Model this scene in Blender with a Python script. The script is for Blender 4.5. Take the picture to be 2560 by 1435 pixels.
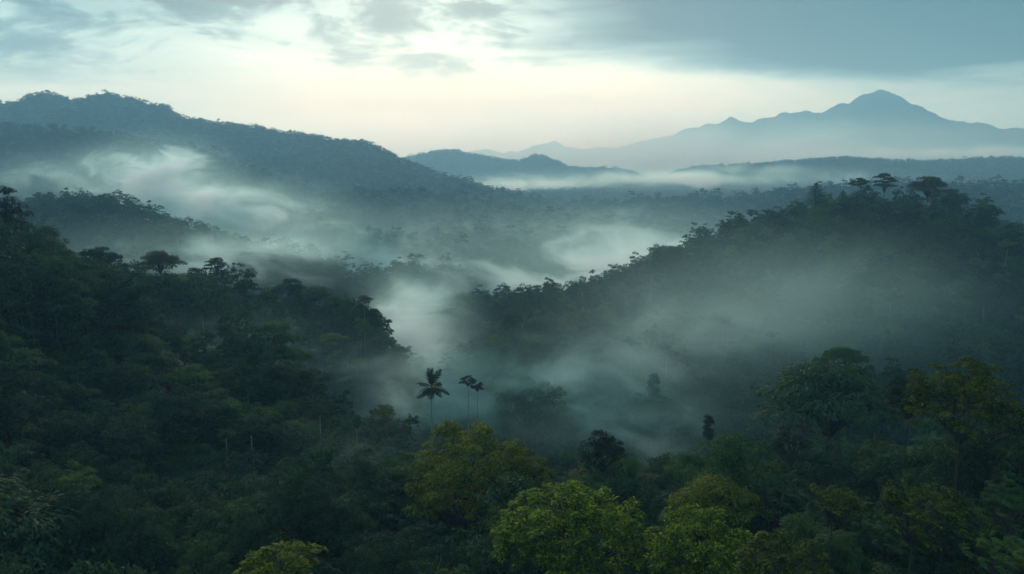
import bpy, math, random
import numpy as np
from mathutils import Vector

# ------------------------------------------------------------------ clearing
for o in list(bpy.data.objects):
    bpy.data.objects.remove(o, do_unlink=True)
scene = bpy.context.scene
COL = scene.collection
rng = np.random.default_rng(11)
random.seed(11)

# ------------------------------------------------------------------ camera
CAMZ = 200.0
HFOV = math.radians(60.0)
FPX = 1280.0 / math.tan(HFOV / 2)          # focal length in pixels of a 2560 wide frame
PITCH = math.atan((717.5 - 385.0) / FPX)   # horizon sits 385 px below the top edge
cam_d = bpy.data.cameras.new("camera")
cam = bpy.data.objects.new("camera", cam_d)
COL.objects.link(cam)
cam.location = (0, 0, CAMZ)
cam.rotation_euler = (math.pi / 2 - PITCH, 0, 0)
cam_d.sensor_fit = 'HORIZONTAL'
cam_d.angle = HFOV
cam_d.clip_start = 0.5
cam_d.clip_end = 60000
scene.camera = cam

# ------------------------------------------------------------------ exposure / render
scene.view_settings.view_transform = 'Standard'
scene.view_settings.look = 'None'
scene.view_settings.exposure = 0.24
scene.view_settings.gamma = 1.0
scene.render.engine = 'CYCLES'
cy = scene.cycles
cy.use_denoising = True
try:
    cy.denoiser = 'OPENIMAGEDENOISE'
    cy.denoising_input_passes = 'RGB_ALBEDO_NORMAL'
except Exception:
    pass
cy.max_bounces = 10
cy.diffuse_bounces = 3
cy.glossy_bounces = 1
cy.transmission_bounces = 3
cy.volume_bounces = 8
cy.transparent_max_bounces = 4
cy.volume_step_rate = 1.0
cy.volume_max_steps = 256
cy.use_adaptive_sampling = True
cy.adaptive_threshold = 0.02
cy.sample_clamp_indirect = 4.0
cy.caustics_reflective = False
cy.caustics_refractive = False

SUN_EL = math.radians(16.0)
SUN_AZ = math.radians(-7.0)                # a little left of the view axis, behind thin cloud


# ------------------------------------------------------------------ node helper
class NT:
    def __init__(self, tree):
        self.t = tree

    def n(self, typ, **kw):
        nd = self.t.nodes.new(typ)
        for k, v in kw.items():
            setattr(nd, k, v)
        return nd

    def link(self, a, b):
        self.t.links.new(a, b)

    def val(self, sock, v):
        if hasattr(v, 'is_linked') or isinstance(v, bpy.types.NodeSocket):
            self.t.links.new(v, sock)
        else:
            sock.default_value = v

    def math(self, op, a, b=None, c=None, clamp=False):
        nd = self.n('ShaderNodeMath', operation=op, use_clamp=clamp)
        self.val(nd.inputs[0], a)
        if b is not None:
            self.val(nd.inputs[1], b)
        if c is not None:
            self.val(nd.inputs[2], c)
        return nd.outputs[0]

    def smooth(self, x, a, b, lo=0.0, hi=1.0):
        nd = self.n('ShaderNodeMapRange', interpolation_type='SMOOTHSTEP')
        self.val(nd.inputs['Value'], x)
        self.val(nd.inputs['From Min'], a)
        self.val(nd.inputs['From Max'], b)
        self.val(nd.inputs['To Min'], lo)
        self.val(nd.inputs['To Max'], hi)
        return nd.outputs[0]

    def noise(self, vec, scale, detail=3.0, rough=0.5, dist=0.0):
        nd = self.n('ShaderNodeTexNoise')
        if vec is not None:
            self.link(vec, nd.inputs['Vector'])
        nd.inputs['Scale'].default_value = scale
        nd.inputs['Detail'].default_value = detail
        nd.inputs['Roughness'].default_value = rough
        nd.inputs['Distortion'].default_value = dist
        return nd.outputs['Fac']

    def ramp(self, fac, stops):
        nd = self.n('ShaderNodeValToRGB')
        cr = nd.color_ramp
        while len(cr.elements) < len(stops):
            cr.elements.new(0.5)
        for e, (p, c) in zip(cr.elements, stops):
            e.position = p
            e.color = (c[0], c[1], c[2], 1)
        self.val(nd.inputs['Fac'], fac)
        return nd.outputs['Color']


# ------------------------------------------------------------------ world: overcast sky, thin cream gap near the horizon
world = bpy.data.worlds.new("World")
scene.world = world
world.use_nodes = True
w = NT(world.node_tree)
world.node_tree.nodes.clear()
tc = w.n('ShaderNodeTexCoord')
sep = w.n('ShaderNodeSeparateXYZ')
w.link(tc.outputs['Generated'], sep.inputs[0])
dx, dy, dz = sep.outputs
az = w.math('ARCTAN2', dx, dy)
el = w.math('ARCSINE', dz)
# cloud texture space: azimuth / elevation, stretched sideways like wind drawn stratus
cmb = w.n('ShaderNodeCombineXYZ')
w.link(w.math('MULTIPLY', az, 5.0), cmb.inputs[0])
w.link(w.math('MULTIPLY', el, 22.0), cmb.inputs[1])
cvec = cmb.outputs[0]
cmb2 = w.n('ShaderNodeCombineXYZ')
w.link(w.math('MULTIPLY', az, 2.2), cmb2.inputs[0])
w.link(w.math('MULTIPLY', el, 16.0), cmb2.inputs[1])
cmb2.inputs[2].default_value = 3.7
cmb3 = w.n('ShaderNodeCombineXYZ')
w.link(w.math('MULTIPLY', az, 9.0), cmb3.inputs[0])
w.link(w.math('MULTIPLY', el, 21.0), cmb3.inputs[1])
cmb3.inputs[2].default_value = 8.2
n1 = w.noise(cvec, 1.0, 7.0, 0.58, 0.8)
n2 = w.noise(cmb2.outputs[0], 1.0, 7.0, 0.55, 0.5)
n3 = w.noise(cmb3.outputs[0], 1.0, 8.0, 0.6, 0.5)


def wsum(*xs):
    s = xs[0]
    for x in xs[1:]:
        s = w.math('ADD', s, x)
    return s


def wmul(a, b):
    return w.math('MULTIPLY', a, b)


n1c = w.math('SUBTRACT', n1, 0.5)
n2c = w.math('SUBTRACT', n2, 0.5)
n3c = w.math('SUBTRACT', n3, 0.5)
# (a) side gradients
right = w.smooth(az, 0.05, 0.62)
left = w.smooth(az, -0.12, -0.55)
# (b) dark stratus deck, upper right, lower edge falling to the right
edge = wsum(el, wmul(w.smooth(az, 0.0, 0.5), 0.022), wmul(n2c, 0.055))
deck = wmul(w.smooth(w.math('ADD', edge, wmul(n1c, 0.05)), 0.078, 0.150), w.smooth(w.math('ADD', az, wmul(n2c, 0.35)), -0.12, 0.14))
deck_dark = wmul(w.smooth(w.math('ADD', edge, wmul(n3c, 0.03)), 0.085, 0.122), wmul(w.smooth(edge, 0.190, 0.125), w.smooth(az, 0.02, 0.3)))
# (c) broken puffs, upper left
puff = wmul(w.smooth(w.math('ADD', n3, wmul(n1c, 0.5)), 0.45, 0.62), w.smooth(el, 0.065, 0.105))
puff = wmul(puff, w.smooth(az, 0.12, -0.05))
# (d) thin streaks over the bright gap
streak = wmul(n2c, 0.5)
# (e) unseen sky above the frame, lightened to brighten the crown tops
high = w.smooth(el, 0.17, 0.42)
m = wsum(0.10, wmul(right, 0.48), wmul(left, 0.30), wmul(deck, 0.52), wmul(deck_dark, 0.34),
         wmul(puff, 0.36), streak, wmul(w.smooth(el, 0.085, 0.165), 0.34), wmul(high, -0.38), wmul(n1c, 0.45))
m = w.math('ADD', m, 0.0, clamp=True)
ccol = w.ramp(m, [(0.0, (0.69, 0.86, 0.83)), (0.2, (0.52, 0.73, 0.74)), (0.45, (0.285, 0.48, 0.52)),
                  (0.70, (0.115, 0.25, 0.29)), (1.0, (0.025, 0.09, 0.12))])
sky = w.n('ShaderNodeTexSky', sky_type='NISHITA')
sky.sun_disc = False
sky.sun_elevation = SUN_EL
sky.sun_rotation = SUN_AZ
sky.air_density = 1.5
sky.dust_density = 3.0
bg1 = w.n('ShaderNodeBackground')
w.link(sky.outputs[0], bg1.inputs['Color'])
bg1.inputs['Strength'].default_value = 0.06
tint = w.n('ShaderNodeMix', data_type='RGBA', blend_type='MULTIPLY')
w.link(w.smooth(el, 0.075, 0.0), tint.inputs[0])
w.link(ccol, tint.inputs[6])
tint.inputs[7].default_value = (0.80, 0.98, 1.08, 1)
ccol = tint.outputs[2]
bg2 = w.n('ShaderNodeBackground')
w.link(ccol, bg2.inputs['Color'])
bg2.inputs['Strength'].default_value = 1.55
mixw = w.n('ShaderNodeMixShader')
mixw.inputs[0].default_value = 0.93
w.link(bg1.outputs[0], mixw.inputs[1])
w.link(bg2.outputs[0], mixw.inputs[2])
wout = w.n('ShaderNodeOutputWorld')
w.link(mixw.outputs[0], wout.inputs['Surface'])
world.cycles.sampling_method = 'MANUAL'
world.cycles.sample_map_resolution = 512

# ------------------------------------------------------------------ sun behind cloud
sun_d = bpy.data.lights.new("sun", 'SUN')
sun_d.energy = 1.5
sun_d.angle = math.radians(14)
sun_d.color = (1.0, 0.97, 0.91)
sun = bpy.data.objects.new("sun", sun_d)
COL.objects.link(sun)
sdir = Vector((math.sin(SUN_AZ) * math.cos(SUN_EL), math.cos(SUN_AZ) * math.cos(SUN_EL), math.sin(SUN_EL)))
sun.rotation_euler = sdir.to_track_quat('Z', 'Y').to_euler()
sun.location = (0, 0, CAMZ + 800)


# ------------------------------------------------------------------ geometry of the view (measuring the photograph)
def at(px, py, d):
    """World point seen at pixel px,py of the 2560 px photograph at depth d along +Y."""
    xc = (px - 1280.0) / FPX
    yc = (717.5 - py) / FPX
    c, s = math.cos(PITCH), math.sin(PITCH)
    ry = c + yc * s
    rz = -s + yc * c
    t = d / ry
    return (xc * t, d, CAMZ + rz * t)


def project(x, y, z):
    c, s = math.cos(PITCH), math.sin(PITCH)
    z = z - CAMZ
    depth = y * c - z * s
    up = y * s + z * c
    return 1280 + FPX * x / depth, 717.5 - FPX * up / depth


# ------------------------------------------------------------------ terrain
def _hash(ix, iy, seed):
    h = (ix.astype(np.int64) * 374761393 + iy.astype(np.int64) * 668265263 + seed * 974634777) & 0xFFFFFFFF
    h = ((h ^ (h >> 13)) * 1274126177) & 0xFFFFFFFF
    h = h ^ (h >> 16)
    return (h & 0xFFFF) / 65535.0


def vnoise(x, y, seed):
    ix = np.floor(x)
    iy = np.floor(y)
    fx = x - ix
    fy = y - iy
    ux = fx * fx * fx * (fx * (fx * 6 - 15) + 10)
    uy = fy * fy * fy * (fy * (fy * 6 - 15) + 10)
    a = _hash(ix, iy, seed)
    b = _hash(ix + 1, iy, seed)
    c = _hash(ix, iy + 1, seed)
    d = _hash(ix + 1, iy + 1, seed)
    return (a * (1 - ux) + b * ux) * (1 - uy) + (c * (1 - ux) + d * ux) * uy - 0.5


def fbm(x, y, seed, octs=4):
    s = 0
    a = 1.0
    for i in range(octs):
        s = s + a * vnoise(x, y, seed + i)
        x = x * 2.03 + 7.1
        y = y * 2.03 + 3.3
        a *= 0.5
    return s


# every ridge: crest as (photo x, photo y, depth) of the canopy line, canopy height, width towards us, width behind, blend
RIDGES = [
    # volcano range
    ([(1150, 382, 6500), (1220, 375, 6500), (1290, 380, 6500), (1340, 362, 6500), (1373, 354, 6500), (1410, 361, 6500), (1445, 371, 6500), (1540, 373, 6500),
      (1600, 351, 6500), (1655, 348, 6500), (1720, 325, 6500), (1790, 307, 6500), (1833, 296, 6500), (1880, 310, 6500),
      (1930, 290, 6500), (2010, 279, 6500), (2060, 278, 6500), (2110, 258, 6500), (2150, 237, 6500), (2178, 227, 6500), (2196, 225, 6500),
      (2225, 233, 6500), (2262, 259, 6500), (2285, 264, 6500), (2320, 285, 6500), (2352, 302, 6500), (2400, 303, 6500),
      (2470, 318, 6500), (2600, 330, 6500), (2800, 345, 6500)], 0, 900, 260, 10),
    # left main mountain
    ([(-700, 262, 2376), (-300, 240, 2304), (-80, 245, 2304), (0, 250, 2304), (50, 260, 2304), (75, 246, 2304), (100, 233, 2304), (125, 229, 2304), (150, 235, 2304), (178, 246, 2304), (222, 246, 2304),
      (245, 233, 2304), (272, 227, 2304), (305, 236, 2304), (345, 242, 2304), (365, 254, 2304), (412, 259, 2304), (440, 276, 2304), (468, 291, 2304),
      (500, 291, 2304), (520, 301, 2304), (560, 304, 2304), (610, 311, 2268), (660, 318, 2232), (710, 325, 2232), (770, 334, 2196), (830, 345, 2160),
      (870, 350, 2160), (905, 348, 2124), (930, 362, 2088), (955, 380, 2052), (985, 392, 2016), (1010, 402, 1980), (1060, 432, 1908), (1120, 448, 1800),
      (1180, 466, 1692), (1250, 491, 1584), (1330, 512, 1476), (1400, 530, 1404)], 6, 460, 170, 9),
    # second group of hills in the centre
    ([(960, 402, 4000), (1010, 392, 4000), (1060, 383, 4000), (1100, 374, 4000), (1132, 370, 4000), (1165, 381, 4000), (1200, 388, 4000), (1250, 396, 4000), (1300, 402, 4000),
      (1335, 387, 4000), (1360, 391, 4000), (1400, 406, 4000), (1425, 417, 4000), (1470, 420, 3900), (1510, 416, 3850), (1570, 424, 3800), (1620, 442, 3750)], 7, 340, 200, 10),
    # darker spur in front of the left mountain
    ([(-500, 300, 1554), (-200, 308, 1554), (0, 308, 1554), (120, 313, 1554), (220, 322, 1554), (320, 340, 1539), (420, 360, 1524), (520, 386, 1480), (600, 416, 1443), (680, 452, 1369), (760, 490, 1295)], 6, 320, 170, 8),
    # dark foot of the mountain, centre
    ([(780, 490, 1326), (900, 470, 1326), (1000, 476, 1287), (1100, 484, 1287), (1200, 500, 1248), (1300, 528, 1170)], 8, 340, 200, 10),
    # wooded plateau, right
    ([(1640, 446, 3200), (1700, 424, 3200), (1760, 412, 3200), (1850, 409, 3200), (1930, 404, 3200), (2010, 397, 3200), (2100, 391, 3200), (2180, 396, 3200), (2250, 398, 3200), (2330, 402, 3200),
      (2420, 397, 3200), (2500, 392, 3200), (2600, 394, 3200), (3000, 390, 3200)], 8, 600, 300, 12),
    ([(1430, 545, 1350), (1500, 512, 1400), (1580, 497, 1450), (1660, 492, 1450), (1760, 489, 1450), (1860, 487, 1450), (1950, 470, 1450), (2060, 462, 1450), (2300, 455, 1450), (2600, 455, 1450)], 8, 340, 200, 10),
    # mound on the left with mist round it
    ([(-120, 540, 620), (20, 515, 610), (80, 497, 600), (150, 500, 600), (200, 492, 600), (260, 500, 595), (300, 532, 580), (360, 556, 570), (400, 585, 560)], 15, 110, 150, 6),
    # low mound behind the left ridge
    ([(360, 622, 480), (430, 612, 480), (520, 612, 480), (610, 618, 480), (680, 622, 480), (730, 640, 480)], 14, 60, 80, 5),
    # small hill in the centre
    ([(745, 585, 900), (790, 564, 900), (830, 562, 900), (880, 580, 900)], 14, 110, 110, 5),
    # dark mound in the mist
    ([(935, 672, 610), (975, 655, 600), (1030, 645, 600), (1075, 655, 600), (1110, 685, 600)], 15, 60, 70, 5),
    # low spur in the valley
    ([(1120, 770, 470), (1200, 760, 460), (1280, 745, 450), (1380, 745, 430), (1470, 738, 400)], 13, 60, 60, 4),
    # left near ridge
    ([(-500, 400, 150), (-250, 440, 165), (0, 520, 185), (60, 560, 195), (110, 605, 212), (200, 655, 235), (300, 668, 250), (400, 662, 262), (500, 690, 272), (600, 718, 280), (700, 740, 288),
      (800, 745, 288), (870, 778, 284), (930, 815, 272), (955, 880, 258), (980, 950, 246)], 19, 100, 55, 4, 'end'),
    # right near ridge
    ([(1195, 925, 282), (1280, 856, 308), (1340, 800, 330), (1440, 742, 355), (1560, 712, 380), (1640, 662, 398), (1720, 612, 410), (1800, 574, 420), (1890, 545, 430), (2000, 512, 440), (2080, 490, 448), (2180, 478, 452), (2290, 478, 456),
      (2380, 492, 460), (2470, 522, 462), (2600, 540, 465), (3000, 560, 465)], 19, 150, 100, 5, 'start'),
    # rise under the trees on the right
    ([(2000, 1050, 108), (2200, 980, 103), (2400, 945, 98), (2700, 890, 92), (3200, 850, 85)], 23, 42, 45, 5),
]
_R = []
for pts, canopy, wf, wb, k, *tp in RIDGES:
    dmean = float(np.mean([p[2] for p in pts]))
    jag = 30.0 if dmean > 5000 else (5.0 if dmean > 1600 else 0.0)
    P = np.array([at(*p) for p in pts])
    P[:, 2] -= canopy
    seg_ = np.hypot(np.diff(P[:, 0]), np.diff(P[:, 1]))
    fr_ = np.concatenate([[0], np.cumsum(seg_)]) / seg_.sum()
    wm_ = np.ones(len(P))
    if tp and tp[0] == 'start':
        wm_ = np.clip(0.16 + 0.84 * fr_ / 0.34, 0, 1)
    if tp and tp[0] == 'end':
        wm_ = np.clip(0.22 + 0.78 * (1 - fr_) / 0.3, 0, 1)
    _R.append((P, wf, wb, k, wm_, jag))


def base_h(x, y):
    d = np.sqrt(x * x + y * y)
    z = np.interp(d, [0, 40, 80, 110, 150, 200, 300, 450, 700, 1200, 2000, 3500, 6000, 12000, 40000],
                  [-46, -52, -60, -68, -84, -98, -110, -115, -117, -119, -121, -123, -125, -130, -140])
    return CAMZ + z


def height(x, y):
    x = np.asarray(x, float)
    y = np.asarray(y, float)
    d = np.sqrt(x * x + y * y) + 1
    z = base_h(x, y)
    base = z.copy()
    crest = np.zeros_like(z)
    for P, wf, wb, k, wm, jag in _R:
        best = np.full(x.shape, 1e18)
        hb = np.zeros_like(z)
        yb = np.zeros_like(z)
        ww = np.ones_like(z)
        for a, b, w0, w1 in zip(P[:-1], P[1:], wm[:-1], wm[1:]):
            vx, vy = b[0] - a[0], b[1] - a[1]
            t = np.clip(((x - a[0]) * vx + (y - a[1]) * vy) / (vx * vx + vy * vy), 0, 1)
            qx = a[0] + t * vx
            qy = a[1] + t * vy
            dd = (x - qx) ** 2 + (y - qy) ** 2
            mk = dd < best
            best = np.where(mk, dd, best)
            hb = np.where(mk, a[2] + t * (b[2] - a[2]), hb)
            yb = np.where(mk, qy, yb)
            ww = np.where(mk, w0 + t * (w1 - w0), ww)
        dist = np.sqrt(best)
        if jag:
            hb = hb + jag * fbm(x / (jag * 2.6), y / (jag * 9.0), 77, 4)
        wd = np.where(y < yb, wf, wb) * ww
        S = np.exp(-1.25 * (dist / wd) ** 1.7)
        h = base + (hb - base) * S
        h = np.where(hb < base, -1e6, h)
        kk = np.maximum(k * (1 - S), 1e-3)
        u = np.clip(0.5 + 0.5 * (h - z) / kk, 0, 1)
        z = np.where(h < -1e5, z, z * (1 - u) + h * u + kk * u * (1 - u))
        crest = np.maximum(crest, np.where(h > z - kk, S, 0) ** 3)
    amp = np.clip(d * 0.02, 3.0, 56.0) * (0.22 + 0.78 * np.clip((z - base) / 110.0, 0, 1))
    sc = np.clip(d * 0.22, 25.0, 600.0)
    lvl = np.round(np.log2(sc / 25.0))            # keep the noise lattice fixed within a band of distance
    f = np.log2(sc / 25.0)
    lo = np.floor(f)
    fr = f - lo
    s0 = 25.0 * 2 ** lo
    n = fbm(x / s0, y / s0, 5) * (1 - fr) + fbm(x / (2 * s0), y / (2 * s0), 5) * fr
    return z + amp * n * (1 - np.where(d > 2500, 0.80, 0.92) * crest)


def mesh_obj(name, verts, faces, mat=None, parent=None, smooth=False, link=True):
    me = bpy.data.meshes.new(name)
    fill_mesh(me, verts, faces)
    if smooth:
        me.polygons.foreach_set('use_smooth', np.ones(len(me.polygons), dtype=bool))
    if mat is not None:
        me.materials.append(mat)
    o = bpy.data.objects.new(name, me)
    if link:
        COL.objects.link(o)
    if parent is not None:
        o.parent = parent
    return o


def fill_mesh(me, verts, faces):
    verts = np.asarray(verts, np.float32)
    faces = np.asarray(faces, np.int32)
    me.vertices.add(len(verts))
    me.vertices.foreach_set('co', verts.ravel())
    nf, k = faces.shape
    me.loops.add(nf * k)
    me.loops.foreach_set('vertex_index', faces.ravel())
    me.polygons.add(nf)
    me.polygons.foreach_set('loop_start', np.arange(0, nf * k, k, dtype=np.int32))
    me.update(calc_edges=True)
    me.validate()


def tag(o, label, cat=None, group=None, kind=None):
    o['label'] = label
    if cat:
        o['category'] = cat
    if group:
        o['group'] = group
    if kind:
        o['kind'] = kind
    return o


# ------------------------------------------------------------------ materials
def new_mat(name):
    m = bpy.data.materials.new(name)
    m.use_nodes = True
    m.node_tree.nodes.clear()
    return m, NT(m.node_tree)


def leaf_mat(name, dark, mid, light, trans=0.35, rough=0.62, spec=0.04, jitter=0.42):
    """Leaf: each leaf takes its own tone, each tree leans a little; light also passes through."""
    m, t = new_mat(name)
    geo = t.n('ShaderNodeNewGeometry')
    oi = t.n('ShaderNodeObjectInfo')
    f = t.math('ADD', t.math('MULTIPLY', geo.outputs['Random Per Island'], jitter),
               t.math('MULTIPLY', oi.outputs['Random'], 1.0 - jitter))
    pn = t.noise(geo.outputs['Position'], 0.5, 2.0, 0.5)
    f = t.math('ADD', f, t.math('MULTIPLY', t.math('SUBTRACT', pn, 0.5), 0.7), clamp=True)
    col = t.ramp(f, [(0.0, dark), (0.55, mid), (1.0, light)])
    b = t.n('ShaderNodeBsdfPrincipled')
    t.link(col, b.inputs['Base Color'])
    b.inputs['Roughness'].default_value = rough
    b.inputs['Specular IOR Level'].default_value = spec
    tr = t.n('ShaderNodeBsdfTranslucent')
    hs = t.n('ShaderNodeHueSaturation')
    hs.inputs['Saturation'].default_value = 1.15
    hs.inputs['Value'].default_value = 1.5
    hs.inputs['Hue'].default_value = 0.485
    t.link(col, hs.inputs['Color'])
    t.link(hs.outputs[0], tr.inputs['Color'])
    mx = t.n('ShaderNodeMixShader')
    mx.inputs[0].default_value = trans
    t.link(b.outputs[0], mx.inputs[1])
    t.link(tr.outputs[0], mx.inputs[2])
    out = t.n('ShaderNodeOutputMaterial')
    t.link(mx.outputs[0], out.inputs['Surface'])
    return m


LEAF = {
    'dark': leaf_mat('leaf_dark', (0.014, 0.032, 0.018), (0.028, 0.058, 0.028), (0.055, 0.095, 0.036), 0.25),
    'deep': leaf_mat('leaf_deep', (0.007, 0.014, 0.009), (0.013, 0.025, 0.014), (0.025, 0.042, 0.018), 0.18),
    'mid': leaf_mat('leaf_mid', (0.022, 0.05, 0.022), (0.05, 0.098, 0.034), (0.10, 0.16, 0.04), 0.32),
    'brown': leaf_mat('leaf_brownish', (0.025, 0.028, 0.014), (0.05, 0.055, 0.022), (0.09, 0.085, 0.03), 0.3),
    'olive': leaf_mat('leaf_olive', (0.03, 0.052, 0.010), (0.095, 0.122, 0.016), (0.23, 0.245, 0.026), 0.36, jitter=0.85),
    'edge': leaf_mat('leaf_dark_olive', (0.018, 0.034, 0.01), (0.05, 0.07, 0.014), (0.15, 0.175, 0.025), 0.36, jitter=0.9),
    'lime': leaf_mat('leaf_lime', (0.028, 0.052, 0.010), (0.10, 0.155, 0.015), (0.29, 0.36, 0.028), 0.42, jitter=0.9),
    'yellow': leaf_mat('leaf_yellow_green', (0.06, 0.09, 0.016), (0.14, 0.18, 0.025), (0.27, 0.28, 0.035), 0.42, jitter=0.8),
}


def bark_mat(name, c0, c1, sc=3.0):
    m, t = new_mat(name)
    co = t.n('ShaderNodeTexCoord')
    mp = t.n('ShaderNodeMapping')
    mp.inputs['Scale'].default_value = (3, 3, 0.6)
    t.link(co.outputs['Object'], mp.inputs['Vector'])
    f = t.noise(mp.outputs[0], sc, 4, 0.6)
    col = t.ramp(f, [(0.3, c0), (0.7, c1)])
    b = t.n('ShaderNodeBsdfPrincipled')
    t.link(col, b.inputs['Base Color'])
    b.inputs['Roughness'].default_value = 0.85
    b.inputs['Specular IOR Level'].default_value = 0.15
    bp = t.n('ShaderNodeBump')
    bp.inputs['Strength'].default_value = 0.5
    t.link(f, bp.inputs['Height'])
    t.link(bp.outputs[0], b.inputs['Normal'])
    out = t.n('ShaderNodeOutputMaterial')
    t.link(b.outputs[0], out.inputs['Surface'])
    return m


BARK = bark_mat('bark_brown', (0.022, 0.019, 0.016), (0.06, 0.052, 0.042))
BARK_PALE = bark_mat('bark_pale', (0.17, 0.17, 0.15), (0.40, 0.40, 0.35))
BARK_GREY = bark_mat('bark_grey', (0.13, 0.13, 0.115), (0.28, 0.27, 0.24))

# ground: leaf litter and low growth
GROUND, t = new_mat('forest_floor')
geo = t.n('ShaderNodeNewGeometry')
f1 = t.noise(geo.outputs['Position'], 0.05, 6, 0.65)
f2 = t.noise(geo.outputs['Position'], 0.6, 4, 0.6)
ff = t.math('ADD', t.math('MULTIPLY', f1, 0.6), t.math('MULTIPLY', f2, 0.4))
col = t.ramp(ff, [(0.3, (0.010, 0.018, 0.012)), (0.5, (0.022, 0.038, 0.02)), (0.7, (0.04, 0.065, 0.03))])
b = t.n('ShaderNodeBsdfPrincipled')
t.link(col, b.inputs['Base Color'])
b.inputs['Roughness'].default_value = 0.95
b.inputs['Specular IOR Level'].default_value = 0.05
bp = t.n('ShaderNodeBump')
bp.inputs['Strength'].default_value = 1.0
bp.inputs['Distance'].default_value = 4.0
t.link(ff, bp.inputs['Height'])
t.link(bp.outputs[0], b.inputs['Normal'])
out = t.n('ShaderNodeOutputMaterial')
t.link(b.outputs[0], out.inputs['Surface'])

# ------------------------------------------------------------------ ground sheet (polar grid round the viewpoint, fine near, coarse far)
NA, NR = 620, 520
azs = np.concatenate([np.linspace(-80, -36, 60, endpoint=False), np.linspace(-36, 36, NA - 120), np.linspace(36, 80, 61)[1:]])
azs = np.radians(azs)
rs = np.concatenate([np.linspace(2, 30, 8, endpoint=False), np.geomspace(30, 8600, NR - 8)])
AA, RR = np.meshgrid(azs, rs)
GX = RR * np.sin(AA)
GY = RR * np.cos(AA)
GZ = height(GX, GY)
na = len(azs)
nr = len(rs)
idx = np.arange(na * nr).reshape(nr, na)
faces = np.stack([idx[:-1, :-1], idx[:-1, 1:], idx[1:, 1:], idx[1:, :-1]], -1).reshape(-1, 4)[:, ::-1]
ground = mesh_obj('ground', np.stack([GX, GY, GZ], -1).reshape(-1, 3), faces, GROUND, smooth=True)
tag(ground, 'forested hills, mountains and valley floor under the trees', kind='structure')
GMIN = float(GZ.min())
GMAX = float(GZ.max())

# skyline table: steepest angle of canopy seen so far along each azimuth, to know what can be seen
ELEV = (GZ + np.where(RR > 60, 9.0, 0.0) - CAMZ) / RR
HORIZ = np.maximum.accumulate(ELEV, axis=0)
HORIZ = np.vstack([np.full((1, na), -9.0), HORIZ[:-1]])


def seen(x, y, ztop, margin=0.0):
    a = np.arctan2(x, y)
    r = np.hypot(x, y)
    ia = np.clip(np.searchsorted(azs, a), 0, na - 1)
    ir = np.clip(np.searchsorted(rs, r * 0.97), 0, nr - 1)
    return (ztop - CAMZ) / r > HORIZ[ir, ia] - margin


def hit(px, py, canopy):
    """Depth at which the sight line through a photo pixel comes down to the canopy."""
    for d in np.geomspace(60, 3000, 400):
        x, y, z = at(px, py, d)
        if z < float(height(np.array([x]), np.array([y]))[0]) + canopy:
            return float(d)
    return 3000.0


# ------------------------------------------------------------------ tree meshes
def norm(v):
    return v / np.maximum(np.linalg.norm(v, axis=-1, keepdims=True), 1e-9)


def rand_dirs(n):
    v = rng.normal(size=(n, 3))
    return norm(v)


def leaf_quads(c, d, nrm, L, W, droop=0.15):
    """A folded diamond per leaf; c centre, d direction, nrm normal."""
    d = norm(d)
    s = norm(np.cross(d, nrm))
    nn = np.cross(s, d)
    L = np.broadcast_to(np.asarray(L, float), (len(c),))[:, None]
    W = np.broadcast_to(np.asarray(W, float), (len(c),))[:, None]
    p0 = c - d * L * 0.5
    p2 = c + d * L * 0.5 - nn * L * droop
    mid = c - d * L * 0.05 + nn * L * 0.06
    p1 = mid + s * W * 0.5
    p3 = mid - s * W * 0.5
    v = np.stack([p0, p1, p2, p3], 1).reshape(-1, 3)
    f = np.arange(len(v)).reshape(-1, 4)
    return v, f


def join(parts):
    V, F, o = [], [], 0
    for v, f in parts:
        V.append(v)
        F.append(f + o)
        o += len(v)
    return np.concatenate(V), np.concatenate(F)


def tube(pts, rad, sides=6):
    pts = np.asarray(pts, float)
    n = len(pts)
    tg = np.gradient(pts, axis=0)
    tg = norm(tg)
    ref = np.array([0.31, 0.95, 0.05])
    s = norm(np.cross(tg, ref))
    u = np.cross(s, tg)
    a = np.linspace(0, 2 * np.pi, sides, endpoint=False)
    rad = np.asarray(rad, float)[:, None, None]
    ring = pts[:, None, :] + rad * (np.cos(a)[None, :, None] * s[:, None, :] + np.sin(a)[None, :, None] * u[:, None, :])
    v = ring.reshape(-1, 3)
    f = []
    for i in range(n - 1):
        for j in range(sides):
            k = (j + 1) % sides
            f.append((i * sides + j, i * sides + k, (i + 1) * sides + k, (i + 1) * sides + j))
    return v, np.array(f)


def limb(p0, p1, r0, r1, sag=0.1, seg=6, wig=0.03, sides=5):
    p0 = np.array(p0, float)
    p1 = np.array(p1, float)
    L = np.linalg.norm(p1 - p0)
    t = np.linspace(0, 1, seg)
    P = p0 + (p1 - p0) * t[:, None]
    P[:, 2] += sag * L * np.sin(np.pi * t)
    P[1:-1] += rng.normal(size=(seg - 2, 3)) * wig * L
    return tube(P, r0 + (r1 - r0) * t, sides)


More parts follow.
